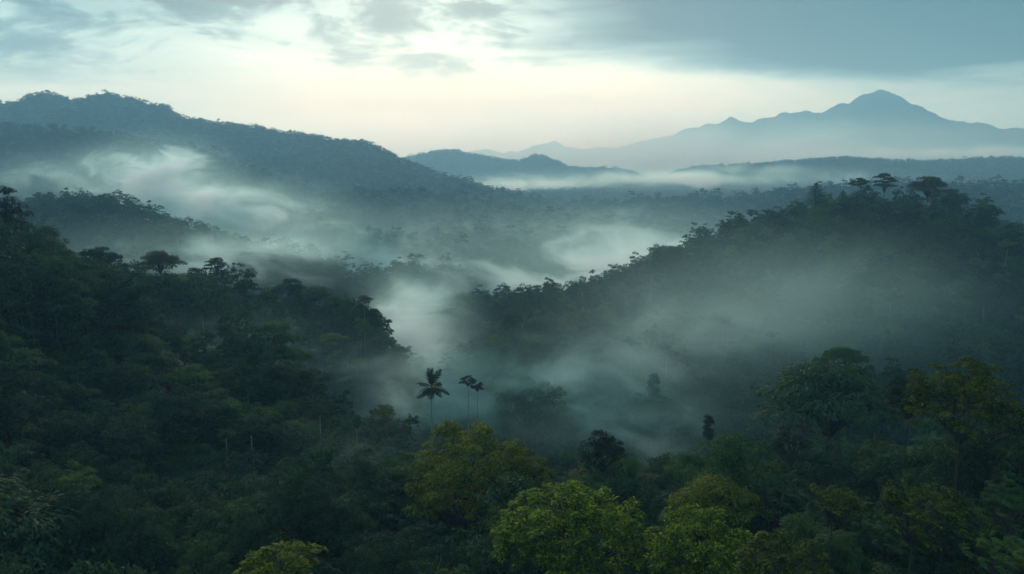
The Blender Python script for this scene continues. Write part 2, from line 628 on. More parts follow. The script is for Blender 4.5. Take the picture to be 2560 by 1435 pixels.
def clump_leaves(centers, radii, per, L, W, flat=0.65, shell=0.55, updir=0.6):
    """Leaves over the upper and outer skin of each clump."""
    n = len(centers)
    cc = np.repeat(centers, per, 0)
    rr = np.repeat(radii, per)
    dr = rand_dirs(n * per)
    dr[:, 2] = np.where(dr[:, 2] < -0.2, -dr[:, 2] * 0.6, dr[:, 2])
    dr = norm(dr)
    rad = rr * (shell + (1 - shell) * rng.random(n * per) ** 0.6)
    pos = cc + dr * rad[:, None] * np.array([1, 1, flat])
    nrm = norm(dr + np.array([0, 0, updir]) + rng.normal(size=dr.shape) * 0.35)
    out = norm(dr * np.array([1, 1, 0.15]) + rng.normal(size=dr.shape) * 0.5 + np.array([0, 0, -0.15]))
    k = 0.7 + 0.6 * rng.random(n * per)
    return leaf_quads(pos, out, nrm, L * k, W * k)


def dome_points(n, R, H, low=-0.25, inner=0.45, lump=0.25):
    """Points spread through an uneven crown, denser near its skin. Base of the crown at z=0."""
    dr = rand_dirs(n * 3)
    dr = dr[dr[:, 2] > low][:n]
    ph = np.arctan2(dr[:, 1], dr[:, 0])
    s1, s2, s3 = rng.random(3) * 6.28
    lob = 1 + lump * (np.sin(2 * ph + s1 + 2.0 * dr[:, 2]) * 0.5 + np.sin(3 * ph + s2 - 3 * dr[:, 2]) * 0.5 + 0.5 * np.sin(5 * ph + s3 + 4 * dr[:, 2]))
    f = np.minimum((inner + (1 - inner) * rng.random(len(dr)) ** 0.45) * lob, 1.0 + 0.12 * rng.random(len(dr)))
    zc = H * 0.36
    return np.stack([dr[:, 0] * f * R, dr[:, 1] * f * R, zc + dr[:, 2] * f * np.where(dr[:, 2] > 0, H - zc, zc * 1.4)], 1)


# every maker returns (crown, branches) for a crown of radius 1.0 sitting on z=0, `H` tall
def crown_broad(n=90, per=85, leaf=0.027, H=1.25, lump=0.3, low=-0.3, rmin=0.13, rmax=0.25, flat=0.65):
    c = dome_points(n, 0.86, H, low, 0.45, lump)
    r = rmin + (rmax - rmin) * rng.random(len(c))
    crown = clump_leaves(c, r, per, leaf * 1.9, leaf, flat)
    br = []
    pick = rng.choice(len(c), min(len(c), 16), replace=False)
    for i in pick:
        br.append(limb((0, 0, -0.1), c[i] * 0.96, 0.035, 0.006, 0.08))
    return crown, join(br)


def crown_umbrella(plates=11, per=900, leaf=0.03, H=0.75, pr=(0.26, 0.44), droop=0.25, spread=0.72):
    """Layered flat topped crown on fanned limbs (like a silk tree)."""
    parts, br = [], []
    s0 = rng.random() * 6.28
    for i in range(plates):
        rho = spread * math.sqrt((i + 0.35) / plates)
        th = s0 + i * 2.39996
        z = H * (1 - 0.62 * (rho / spread) ** 1.7) - 0.1 + rng.normal() * 0.05 - 0.12 * (i % 3 == 2)
        p = np.array([rho * math.cos(th), rho * math.sin(th), z])
        R = pr[0] + (pr[1] - pr[0]) * rng.random()
        a = rng.random(per) * 6.28
        q = np.sqrt(rng.random(per)) * R * (1 + 0.25 * np.sin(3 * a + i))
        zz = 0.07 * rng.normal(size=per) * 0.5 - droop * (q / R) ** 2.5 * R * 0.5 + 0.02 * np.sin(7 * a)
        pos = p + np.stack([q * np.cos(a), q * np.sin(a) * 0.9, zz], 1)
        out = np.stack([np.cos(a), np.sin(a), -droop * (q / R) * 1.2 + rng.normal(size=per) * 0.12], 1) + rng.normal(size=(per, 3)) * 0.35 * np.array([1, 1, 0.25])
        nrm = np.array([0, 0, 1.0]) + rng.normal(size=(per, 3)) * 0.25
        k = 0.7 + 0.6 * rng.random(per)
        parts.append(leaf_quads(pos, out, nrm, leaf * 2.4 * k, leaf * 0.8 * k, 0.12))
        knee = np.array([p[0] * 0.35, p[1] * 0.35, z * 0.45])
        br.append(limb((0, 0, -0.12), knee, 0.034, 0.022, 0.02))
        br.append(limb(knee, p - np.array([0, 0, 0.02]), 0.022, 0.007, 0.06))
        for _ in range(3):
            a1 = rng.random() * 6.28
            br.append(limb(p * 0.8 + knee * 0.2, p + np.array([math.cos(a1) * R * 0.7, math.sin(a1) * R * 0.7, -0.02]), 0.008, 0.003, 0.05, 4))
    return join(parts), join(br)


def strip_fronds(base, d, up, L, W, seg=4, bend=0.6):
    """Arching leaf strips: base points, start directions."""
    n = len(base)
    d = norm(d)
    s = norm(np.cross(d, up))
    L = np.broadcast_to(np.asarray(L, float), (n,))
    W = np.broadcast_to(np.asarray(W, float), (n,))
    V = []
    for k in range(seg + 1):
        t = k / seg
        p = base + d * (L * t)[:, None]
        p = p + np.array([0, 0, -1.0]) * (bend * L * t * t * 0.6)[:, None]
        wv = (W * 0.5 * (math.sin(math.pi * min(0.98, 0.12 + 0.86 * t))))[:, None]
        V.append(p + s * wv)
        V.append(p - s * wv)
    V = np.stack(V, 1)
    nv = 2 * (seg + 1)
    f = []
    for k in range(seg):
        f.append((2 * k, 2 * k + 1, 2 * k + 3, 2 * k + 2))
    f = np.array(f)
    F = (np.arange(n)[:, None, None] * nv + f[None]).reshape(-1, 4)
    return V.reshape(-1, 3), F


def crown_rosette(n=120, leaves=22, leaf=0.11, H=1.15, lump=0.3):
    """Shoots that each end in a whorl of drooping leaves."""
    c = dome_points(n, 0.92, H, -0.2, 0.55, lump)
    cc = np.repeat(c, leaves, 0)
    m = len(cc)
    a = rng.random(m) * 6.28
    tilt = rng.random(m) * 0.9
    d = np.stack([np.cos(a), np.sin(a), tilt - 0.1], 1)
    outw = norm(np.repeat(c - np.array([0, 0, H * 0.3]), leaves, 0))
    d = norm(d + outw * 0.5)
    L = leaf * (0.75 + 0.6 * rng.random(m))
    base = cc + d * 0.02 + rng.normal(size=cc.shape) * 0.015
    crown = strip_fronds(base, d, np.array([0, 0, 1.0]) + rng.normal(size=(m, 3)) * 0.3, L, L * 0.36, 3, 0.75)
    # fine leaves filling below the whorls
    r = 0.09 + 0.06 * rng.random(len(c))
    fill = clump_leaves(c - outw[::leaves] * 0.05, r, 26, 0.05, 0.026, 0.8)
    br = []
    for i in rng.choice(len(c), 18, replace=False):
        br.append(limb((0, 0, -0.1), c[i] * 0.97, 0.03, 0.005, 0.08))
    return join([crown, fill]), join(br)


def crown_feather(n=34, fr=9, leaf=0.30, H=0.85, wind=(0.75, -0.25, 0.0)):
    """Long pinnate leaves swept to one side by the wind, on thin forked limbs."""
    c = dome_points(n, 0.75, H, -0.1, 0.5, 0.35)
    cc = np.repeat(c, fr, 0)
    m = len(cc)
    a = rng.random(m) * 6.28
    d = np.stack([np.cos(a) * 0.7, np.sin(a) * 0.7, 0.2 + 0.45 * rng.random(m)], 1) + np.array(wind)
    d = norm(d)
    L = leaf * (0.7 + 0.7 * rng.random(m))
    parts = []
    up = np.array([0, 0, 1.0])
    bend = 0.75
    s = norm(np.cross(d, up))
    # leaflets along each rachis
    pairs = 11
    for k in range(2, pairs + 1):
        tt = k / pairs
        p = cc + d * (L * tt)[:, None] - np.array([0, 0, 1.0]) * (bend * L * tt * tt * 0.6)[:, None]
        tang = norm(d - np.array([0, 0, 1.0]) * bend * 1.2 * tt)
        wl = L * 0.26 * math.sin(math.pi * (0.15 + 0.8 * tt))
        for sg in (-1, 1):
            dirn = norm(tang * 0.7 + s * sg * 0.8 + rng.normal(size=s.shape) * 0.1 - np.array([0, 0, 0.12]))
            parts.append(leaf_quads(p + dirn * (wl * 0.5)[:, None], dirn, up + rng.normal(size=s.shape) * 0.15, wl, L * 0.085, 0.1))
    br = []
    for i in range(len(c)):
        knee = np.array([c[i][0] * 0.4, c[i][1] * 0.4, c[i][2] * 0.35])
        if i % 3 == 0:
            br.append(limb((0, 0, -0.15), knee, 0.022, 0.014, 0.0))
        br.append(limb(knee, c[i], 0.012, 0.004, 0.05, 5))
    return join(parts), join(br)


def crown_cone(tiers=9, per=420, leaf=0.045, H=2.2):
    """Tiered tapering crown."""
    parts, br = [], []
    for i in range(tiers):
        t = i / (tiers - 1)
        R = (1 - t) ** 0.75 * 0.85 + 0.15
        z = H * (0.12 + 0.85 * t)
        m = int(per * (0.4 + 0.6 * R))
        a = rng.random(m) * 6.28
        q = np.sqrt(rng.random(m)) * R * (1 + 0.22 * np.sin(4 * a + i * 1.7) + 0.12 * np.sin(9 * a))
        pos = np.stack([q * np.cos(a), q * np.sin(a), z - 0.22 * q + rng.normal(size=m) * 0.06], 1)
        out = np.stack([np.cos(a), np.sin(a), -0.3 + rng.normal(size=m) * 0.2], 1) + rng.normal(size=(m, 3)) * 0.3
        nrm = np.array([0, 0, 1.0]) + rng.normal(size=(m, 3)) * 0.3
        parts.append(leaf_quads(pos, out, nrm, leaf * 2.4 * (0.7 + 0.6 * rng.random(m)), leaf))
        for k in range(4):
            a1 = rng.random() * 6.28
            br.append(limb((0, 0, z), (R * 0.8 * math.cos(a1), R * 0.8 * math.sin(a1), z - 0.1), 0.02, 0.006, 0.05, 4))
    br.append(tube(np.array([[0, 0, -0.1], [0, 0, H * 0.5], [0, 0, H * 0.95]]), np.array([0.06, 0.04, 0.01])))
    return join(parts), join(br)


def crown_column(n=80, per=80, leaf=0.06, H=3.4):
    z = rng.random(n) * H * 0.9
    a = rng.random(n) * 6.28
    prof = np.sin(np.pi * np.clip(0.12 + 0.86 * z / H, 0, 1)) ** 0.6
    rad = prof * 0.62 * (0.5 + 0.5 * rng.random(n))
    c = np.stack([rad * np.cos(a), rad * np.sin(a), z], 1)
    crown = clump_leaves(c, 0.24 + 0.16 * rng.random(n), per, leaf * 1.9, leaf, 0.9)
    br = [tube(np.array([[0, 0, -0.1], [0.04, 0, H * 0.5], [0, 0, H * 0.9]]), np.array([0.09, 0.06, 0.01]))]
    return crown, join(br)


def pixel_of_tree(o):
    return project(o['px_x'], o['px_y'], o['px_z'])


def proto_mesh(name, vf, mat, smooth=False):
    me = bpy.data.meshes.new(name)
    fill_mesh(me, *vf)
    if smooth:
        me.polygons.foreach_set('use_smooth', np.ones(len(me.polygons), dtype=bool))
    me.materials.append(mat)
    return me


class Kind:
    """A crown shape with a mesh pair per variant; a variant per leaf tone is made when first asked for."""

    def __init__(self, name, makers, H):
        self.name = name
        self.raw = []
        for mk in makers:
            self.raw.append(mk())
        self.H = H
        self.cache = {}

    def meshes(self, var, tone, bark):
        key = (var % len(self.raw), tone, bark.name)
        if key not in self.cache:
            cv, bv = self.raw[key[0]]
            self.cache[key] = (proto_mesh('crown', cv, LEAF[tone]), proto_mesh('branches', bv, bark, True))
        return self.cache[key]


KINDS = {
    'broad': Kind('broad', [lambda: crown_broad(100, 135), lambda: crown_broad(80, 160, lump=0.45, H=1.1), lambda: crown_broad(120, 115, H=1.45),
                            lambda: crown_broad(70, 175, lump=0.5, rmin=0.16, rmax=0.3), lambda: crown_broad(110, 120, H=0.95, flat=0.5)], 1.2),
    'open': Kind('open', [lambda: crown_broad(34, 150, lump=0.5, H=1.2, rmin=0.14, rmax=0.24, flat=0.6, low=-0.1), lambda: crown_broad(28, 170, lump=0.5, H=1.4, rmin=0.15, rmax=0.26, flat=0.55, low=-0.15)], 1.3),
    'umbrella': Kind('umbrella', [lambda: crown_umbrella(11), lambda: crown_umbrella(14, 760, H=0.9), lambda: crown_umbrella(9, 1050, H=0.6), lambda: crown_umbrella(12, 820, H=0.7, pr=(0.2, 0.36))], 0.75),
    'layered': Kind('layered', [lambda: crown_umbrella(13, 700, H=1.5, pr=(0.28, 0.46), spread=0.62), lambda: crown_umbrella(11, 800, H=1.25, pr=(0.24, 0.42), spread=0.66)], 1.4),
    'rosette': Kind('rosette', [lambda: crown_rosette(), lambda: crown_rosette(90, 24, 0.12, 1.0, 0.4)], 1.15),
    'feather': Kind('feather', [lambda: crown_feather(), lambda: crown_feather(26, 10, 0.34, 0.7), lambda: crown_feather(40, 8, 0.27, 1.0)], 0.85),
    'cone': Kind('cone', [lambda: crown_cone(), lambda: crown_cone(8, 460, 0.05, 1.7)], 2.0),
    'column': Kind('column', [lambda: crown_column()], 3.4),
    'small': Kind('small', [lambda: crown_broad(30, 90, 0.06, lump=0.4, H=1.1, rmin=0.2, rmax=0.34), lambda: crown_broad(24, 100, 0.06, lump=0.45, H=0.85, rmin=0.2, rmax=0.36, flat=0.45)], 1.0),
    'hero': Kind('hero', [lambda: crown_broad(230, 120, 0.022, H=1.5, lump=0.42, rmin=0.08, rmax=0.17, low=-0.35),
                          lambda: crown_broad(210, 120, 0.022, H=1.35, lump=0.38, rmin=0.08, rmax=0.16, low=-0.35)], 1.45),
    'bigrosette': Kind('bigrosette', [lambda: crown_rosette(340, 26, 0.066, 1.1, 0.4)], 1.1),
}
OBJNAME = {'broad': 'broadleaf_tree', 'open': 'broadleaf_tree', 'umbrella': 'umbrella_tree', 'layered': 'umbrella_tree', 'rosette': 'whorled_tree',
           'feather': 'feathery_tree', 'cone': 'conical_tree', 'column': 'columnar_tree', 'small': 'slender_tree', 'hero': 'broadleaf_tree', 'bigrosette': 'whorled_tree'}

# trunk of unit height and unit radius at foot
_tr = []
for _ in range(3):
    tt = np.linspace(0, 1, 7)
    bend = np.stack([0.9 * np.sin(tt * 3 + rng.random() * 6) * tt * (1 - tt), 0.9 * np.sin(tt * 2.5 + rng.random() * 6) * tt * (1 - tt), tt], 1)
    bend[:, :2] *= 4
    bend[:, 2] *= 60
    tv_, tf_ = tube(bend, np.array([1.5, 1.05, 0.92, 0.86, 0.8, 0.74, 0.66]), 8)
    tv_[:, 2] /= 60
    _tr.append((tv_, tf_))
TRUNK = {}


def trunk_mesh(i, bark):
    k = (i % 3, bark.name)
    if k not in TRUNK:
        TRUNK[k] = proto_mesh('trunk', _tr[i % 3], bark, True)
    return TRUNK[k]


def make_tree(kind, tone, x, y, ztop, width, var=0, bark=None, rot=None, trunk_r=None, label=None, group=None, zscale=1.0, minbole=0.12):
    """A tree whose crown is `width` across with its top at ztop, standing on the ground at x,y."""
    K = KINDS[kind]
    bark = bark or BARK
    zg = float(height(np.array([x]), np.array([y]))[0])
    R = width / 2.0
    Hc = K.H * R * zscale
    bole = ztop - Hc - zg
    if bole < minbole * width:
        bole = minbole * width
    root = bpy.data.objects.new(OBJNAME[kind], None)
    root.empty_display_size = 0.5
    COL.objects.link(root)
    root.location = (x, y, zg - 0.3)
    root.rotation_euler = (0, 0, rng.random() * 6.28 if rot is None else rot)
    cm, bm = K.meshes(var, tone, BARK if kind == 'small' else bark)
    c = bpy.data.objects.new('crown', cm)
    COL.objects.link(c)
    c.parent = root
    c.location = (0, 0, bole)
    c.scale = (R, R, R * zscale)
    bo = bpy.data.objects.new('branches', bm)
    COL.objects.link(bo)
    bo.parent = root
    bo.location = (0, 0, bole)
    bo.scale = (R, R, R * zscale)
    tr = bpy.data.objects.new('trunk', trunk_mesh(var, bark))
    COL.objects.link(tr)
    tr.parent = root
    r = trunk_r or max(0.1, 0.013 * width)
    tr.scale = (r, r, bole + 0.02 * width)
    tag(root, label or 'tree', 'tree', group)
    root['_top'] = (x, y, zg + bole + Hc * 0.5)
    return root


# ------------------------------------------------------------------ palms and bare tree
def palm_frond(L=1.0, arch=0.6, pairs=24, wid=0.16):
    """One pinnate frond, base at origin, growing along +X and arching down."""
    tt = np.linspace(0, 1, 9)
    P = np.stack([L * tt * (1 - 0.12 * arch * tt), 0 * tt, L * (0.30 * tt - arch * 0.75 * tt ** 2)], 1)
    parts = [tube(P, 0.014 * (1 - 0.8 * tt), 4)]
    for k in range(1, pairs + 1):
        t0 = 0.12 + 0.88 * k / pairs
        p = np.array([np.interp(t0, tt, P[:, i]) for i in range(3)])
        p1 = np.array([np.interp(min(1, t0 + 0.05), tt, P[:, i]) for i in range(3)])
        tg = norm((p1 - p + np.array([1e-4, 0, 0]))[None])[0]
        wl = wid * L * 1.6 * math.sin(math.pi * (0.18 + 0.75 * t0)) + 0.05
        for sg in (-1, 1):
            dd = norm((tg * 0.75 + np.array([0, sg, -0.25]) + rng.normal(size=3) * 0.08)[None])
            parts.append(leaf_quads((p + dd[0] * wl * 0.5)[None], dd, np.array([[0, 0, 1.0]]), wl, 0.055 * L, 0.18))
    return join(parts)


FROND = [palm_frond(1.0, a, wid=wd) for a, wd in ((0.25, 0.19), (0.55, 0.2), (0.9, 0.18))]
FROND_ME = {}


def frond_me(i, tone):
    if (i, tone) not in FROND_ME:
        FROND_ME[(i, tone)] = proto_mesh('frond', FROND[i], LEAF[tone])
    return FROND_ME[(i, tone)]


def make_palm(x, y, ztop, width, label, tone='dark', upright=0.5, n=15, dead=0, bark=None, group=None, trunk_r=0.16):
    zg = float(height(np.array([x]), np.array([y]))[0])
    L = width * 0.56
    bole = max(ztop - L * (0.35 + 0.5 * upright) - zg, width * 0.4)
    root = bpy.data.objects.new('palm_tree', None)
    COL.objects.link(root)
    root.location = (x, y, zg - 0.3)
    tr = bpy.data.objects.new('trunk', trunk_mesh(1, bark or BARK_GREY))
    COL.objects.link(tr)
    tr.parent = root
    tr.scale = (trunk_r, trunk_r, bole + 0.3)
    for i in range(n):
        th = i * 2.39996
        lev = i / n
        k = 0 if lev < 0.4 else (1 if lev < 0.75 else 2)
        pitch = math.radians((66 - 86 * lev) * (0.4 + upright)) + rng.normal() * 0.16
        f = bpy.data.objects.new('frond', frond_me(k, tone))
        COL.objects.link(f)
        f.parent = root
        f.location = (0, 0, bole + 0.2 - 0.25 * lev)
        f.rotation_euler = (rng.normal() * 0.35, -pitch, th + rng.normal() * 0.25)
        s = L * (0.7 + 0.5 * rng.random())
        f.scale = (s, s, s)
    for i in range(dead):
        f = bpy.data.objects.new('dead_frond', frond_me(2, 'brown'))
        COL.objects.link(f)
        f.parent = root
        f.location = (0, 0, bole)
        f.rotation_euler = (rng.normal() * 0.3, math.radians(10 + 18 * rng.random()), i * 6.28 / dead + rng.random())
        s = L * (0.6 + 0.25 * rng.random())
        f.scale = (s, s, s)
        f['label'] = 'brown withered frond hanging below the green ones'
    tag(root, label, 'palm', group)
    root['_top'] = (x, y, zg + bole + 0.2 * L)
    return root


def make_bare(x, y, ztop, width, label, bark=None):
    zg = float(height(np.array([x]), np.array([y]))[0])
    Hc = width * 0.6
    bole = max(ztop - Hc - zg, 3)
    root = bpy.data.objects.new('bare_tree', None)
    COL.objects.link(root)
    root.location = (x, y, zg - 0.3)
    bark = bark or BARK_PALE
    tr = bpy.data.objects.new('trunk', trunk_mesh(0, bark))
    COL.objects.link(tr)
    tr.parent = root
    tr.scale = (0.22, 0.22, bole + 0.1)
    for i in range(6):
        th = i * 1.05 + rng.random() * 0.5
        e = np.array([math.cos(th) * width * 0.42, math.sin(th) * width * 0.3, Hc * (0.45 + 0.5 * rng.random())])
        parts = [limb((0, 0, 0), e, 0.13, 0.05, 0.1, 7, 0.035)]
        for _ in range(5):
            q = e * (0.45 + 0.5 * rng.random())
            parts.append(limb(q, q + np.array([rng.normal() * width * 0.12, rng.normal() * width * 0.1, width * (0.06 + 0.1 * rng.random())]), 0.06, 0.02, 0.05, 5, 0.05))
        o = mesh_obj('branch', *join(parts), bark, root, True)
        o.location = (0, 0, bole)
    tag(root, label, 'tree')
    root['_top'] = (x, y, zg + bole + Hc * 0.5)
    return root


# ------------------------------------------------------------------ trees one can tell apart in the photograph
FOOT = []      # where low growth hides the foot of a pale trunk
HELP = []      # where neighbours close in round a tree
WIN = []       # part of the view each of them is seen through
LAND = []      # (object, phrase used to point at it)


def lm(kind, tone, px, py, wpx, d, label, short=None, **kw):
    x, y, z = at(px, py, d)
    depth = y * math.cos(PITCH) - (z - CAMZ) * math.sin(PITCH)
    wm = wpx / FPX * depth
    if kind == 'palm':
        o = make_palm(x, y, z, wm, label, tone, **kw)
    elif kind == 'bare':
        o = make_bare(x, y, z, wm, label)
    else:
        o = make_tree(kind, tone, x, y, z, wm, label=label, **kw)
    o['_w'] = wm
    WIN.append((px - wpx * 0.48, px + wpx * 0.48, py, py + min(wpx * (2.1 if kind == 'palm' else (0.8 if kind in ('hero', 'bigrosette', 'rosette', 'feather') or px == 1510 else 0.42)), 330), math.hypot(x, y)))
    LAND.append((o, short))
    if d > 180 and kind not in ('hero', 'column', 'bare') and not (1060 < px < 1200 and py > 900) :
        HELP.append((x, y, z - (wm * 0.33 if (px > 2000 and py < 478) else 0.0), wm))
    return o


lm('hero', 'olive', 1180, 1082, 350, 112, 'tall bushy olive green tree with an uneven top in front of the valley mist', 'the bushy olive tree', var=0)
lm('hero', 'olive', 1302, 1118, 190, 114, 'narrower dark olive tree against the right flank of the bushy olive tree', 'the narrow olive tree', var=1)
lm('bigrosette', 'lime', 1440, 1222, 400, 84, 'big bright lime green tree with whorled leaves, brightest crown of the foreground', 'the bright lime tree', var=0)
lm('bigrosette', 'lime', 1755, 1285, 340, 78, 'lime green whorled tree just right of the brightest lime tree', 'the second lime tree', var=1)
lm('umbrella', 'olive', 1800, 1200, 260, 98, 'flat topped yellow green tree above the lime trees, dusted with pale leaf tips', 'the flat yellow green tree', var=1)
lm('rosette', 'edge', 1960, 1340, 250, 68, 'dark olive whorled tree right of the second lime green tree at the bottom', None, var=0)
lm('rosette', 'olive', 690, 1340, 270, 70, 'olive tree with large glossy leaves rising from the bottom edge', 'the glossy tree at the bottom edge', var=1)
lm('broad', 'deep', 1510, 1086, 122, 116, 'small dark round headed tree on a slim trunk behind the lime tree', 'the dark round headed tree', var=3, zscale=1.2)
lm('open', 'deep', 1982, 1058, 150, 122, 'dark open crowned tree with its straight trunk showing, in front of mist', 'the dark open crowned tree', var=0)
lm('broad', 'dark', 1852, 1076, 92, 135, 'low dark dome shaped tree left of the open crowned tree', None, var=4)
lm('column', 'deep', 1772, 1030, 40, 165, 'narrow dark columnar tree standing alone in the valley mist', 'the dark columnar tree')
lm('hero', 'edge', 2415, 893, 330, 93, 'large dark olive dome topped tree on the rise, brightest edge on its left', 'the large dome topped tree', var=1, zscale=0.85)
lm('broad', 'deep', 2275, 945, 120, 100, 'tall blackish tree tucked against the left of the large dome topped tree', None, var=2, zscale=1.3)
lm('umbrella', 'dark', 2080, 922, 400, 152, 'very wide flat dark crown below the right hand slope', 'the wide flat dark crown', var=1)
lm('umbrella', 'yellow', 178, 1152, 180, 118, 'flat yellow green crown standing out on the dark left slope', 'the yellow green flat crown on the left', var=0)
lm('umbrella', 'mid', 470, 1142, 240, 132, 'broad layered green crown on the lower left slope, right of the yellow green one', 'the broad layered crown', var=3)
lm('umbrella', 'olive', 738, 1128, 150, 135, 'flat olive crown between the broad layered crown and the bushy olive tree', None, var=2)
lm('broad', 'dark', 978, 1108, 135, 142, 'dark dome shaped tree left of the bushy olive tree', 'the dark dome tree', var=4)
lm('feather', 'edge', 2290, 1205, 330, 70, 'windswept feathery tree with bright green frond edges, low on the right', 'the bright windswept tree', var=0, rot=0.0, bark=BARK, trunk_r=0.1)
lm('feather', 'edge', 2085, 1200, 190, 76, 'windswept feathery tree on a thin pale forked stem', 'the thin forked feathery tree', var=1, rot=0.1, bark=BARK, trunk_r=0.08)
lm('feather', 'mid', 2530, 1218, 240, 68, 'green feathery tree cut by the right edge of the photo, upper of two', None, var=2, rot=0.2, bark=BARK)
lm('feather', 'mid', 2500, 1335, 220, 60, 'green feathery tree in the bottom right corner', 'the feathery tree in the corner', var=0, rot=-0.1, bark=BARK)
lm('broad', 'yellow', 963, 1013, 58, 185, 'small yellow green tree catching light left of the lone palm', 'the small bright tree by the palm', var=0)
lm('palm', 'dark', 1078, 932, 76, 186, 'lone tall dark palm with a pale trunk and withered skirt in the mist', 'the lone tall palm', upright=0.95, n=16, dead=6, bark=BARK_PALE, trunk_r=0.19)
lm('small', 'brown', 1171, 938, 44, 205, 'left of two thin white trunked trees just right of the lone palm', 'the twin white trunks', bark=BARK_PALE, trunk_r=0.14, var=0)
lm('small', 'brown', 1193, 952, 46, 209, 'right of two thin white trunked trees just right of the lone palm', None, bark=BARK_PALE, trunk_r=0.13, var=1)
lm('umbrella', 'dark', 722, 694, 105, 286, 'flat topped umbrella tree on the left ridge, leftmost of a joined pair', 'the paired umbrella trees', var=0)
lm('umbrella', 'dark', 785, 699, 120, 286, 'flat topped umbrella tree on the left ridge, right one of the joined pair', None, var=2)
lm('umbrella', 'mid', 842, 728, 90, 284, 'umbrella tree sloping down the ridge right of the joined pair', None, var=3)
lm('layered', 'mid', 910, 731, 58, 268, 'small lone umbrella tree at the tip of the left ridge with bare lower stem', 'the lone umbrella tree on the ridge tip', var=1, zscale=0.7, bark=BARK_GREY)
lm('layered', 'deep', 540, 641, 72, 270, 'black layered tree with rounded leaf pads standing highest on the left ridge', 'the black layered tree', var=0, zscale=0.75)
lm('layered', 'deep', 486, 662, 62, 272, 'smaller black layered tree beside the highest one on the left ridge', None, var=1, zscale=0.7)
lm('umbrella', 'brown', 398, 629, 118, 262, 'wide dark umbrella tree on the left ridge with light showing through', 'the wide ridge umbrella tree', var=1)
lm('layered', 'dark', 612, 690, 62, 276, 'dark ragged tree between the black layered tree and the paired umbrella trees', None, var=1, zscale=0.9)
lm('broad', 'deep', 8, 497, 120, 186, 'tall dark tree cut by the left edge of the photo', 'the tall tree at the left edge', var=2, zscale=1.5)
lm('umbrella', 'brown', 95, 580, 120, 205, 'dark flat crown stepping down from the tall tree at the left edge', None, var=0)
lm('umbrella', 'dark', 250, 612, 115, 240, 'airy flat tree on the left ridge with horizontal branches', 'the airy flat ridge tree', var=3)
lm('bare', 'dark', 462, 878, 140, 188, 'leafless tree with pale spreading branches on the left slope', 'the pale leafless tree')
lm('umbrella', 'mid', 330, 905, 210, 165, 'wide flat green crown left of the pale leafless tree', None, var=0)
lm('umbrella', 'mid', 180, 965, 200, 150, 'flat drooping crown on the dark left slope below the ridge', None, var=2)
lm('umbrella', 'olive', 830, 820, 80, 240, 'light green layered crown near the tip of the left ridge', None, var=2)
# right ridge skyline
lm('layered', 'dark', 2214, 423, 74, 450, 'highest layered flat topped tree on the right hilltop', 'the highest hilltop tree', var=1, zscale=1.0)
lm('umbrella', 'brown', 2150, 441, 62, 452, 'thin branched umbrella tree left of the highest hilltop tree', None, var=3, bark=BARK_GREY)
lm('cone', 'dark', 2040, 462, 66, 440, 'dark cone shaped tree on the right hilltop with tiered branches', 'the dark cone tree', var=0, zscale=0.75)
lm('cone', 'dark', 2108, 470, 36, 446, 'slimmer cone shaped tree between the dark cone tree and the hilltop umbrella', None, var=1)
lm('umbrella', 'brown', 2322, 443, 110, 456, 'pale wide umbrella tree right of the highest hilltop tree', 'the pale hilltop umbrella', var=1)
lm('broad', 'dark', 2385, 470, 90, 458, 'dark rounded tree at the right shoulder of the hilltop', None, var=1)
lm('small', 'brown', 1829, 524, 22, 422, 'tiny parasol shaped tree on a bent stem at the ridge line', 'the tiny parasol tree', var=1, bark=BARK_GREY, trunk_r=0.13)
lm('small', 'dark', 1878, 523, 30, 428, 'small round headed tree on the ridge right of the tiny parasol tree', None, var=0)
lm('small', 'dark', 1918, 519, 28, 432, 'small flat headed tree on the ridge, second right of the tiny parasol tree', None, var=1)
lm('small', 'dark', 1984, 523, 26, 438, 'small tree with a pale forked stem left of the dark cone tree', None, var=0, bark=BARK_PALE, trunk_r=0.2)
lm('palm', 'dark', 1628, 655, 86, 394, 'low fan shaped palm on the crest of the right ridge', 'the fan palm on the crest', upright=0.75, n=15)
lm('palm', 'brown', 1640, 634, 60, 398, 'taller ragged palm behind the low fan palm on the crest', None, upright=0.8, n=13)
lm('layered', 'dark', 1684, 613, 52, 402, 'dark layered tree on the crest just right of the fan palm', None, var=0)
lm('palm', 'dark', 1456, 706, 50, 362, 'dark bushy palm where the right ridge sinks into the mist', 'the dark palm low on the ridge', upright=0.6, n=14)
lm('broad', 'dark', 1308, 758, 62, 345, 'dark tree with a thin white trunk at the foot of the right ridge', 'the dark tree at the ridge foot', var=3, bark=BARK_PALE, trunk_r=0.3)
lm('broad', 'edge', 1455, 772, 115, 330, 'yellow green low crown on the right slope below the dark palm', 'the yellow green slope tree', var=4, zscale=0.7)
lm('broad', 'edge', 1650, 978, 120, 236, 'yellowish dome shaped tree half sunk in the mist of the right slope', 'the yellowish dome in mist', var=4)
lm('broad', 'mid', 1320, 948, 200, 232, 'large pale green crown right of the twin white trunks', 'the pale green crown', var=0)
lm('column', 'dark', 1634, 928, 44, 242, 'dark upright tree behind the yellowish dome in mist', None)
lm('umbrella', 'mid', 2110, 860, 0.1 + 160, 210, 'flat green crown in shade on the right slope', None, var=3)
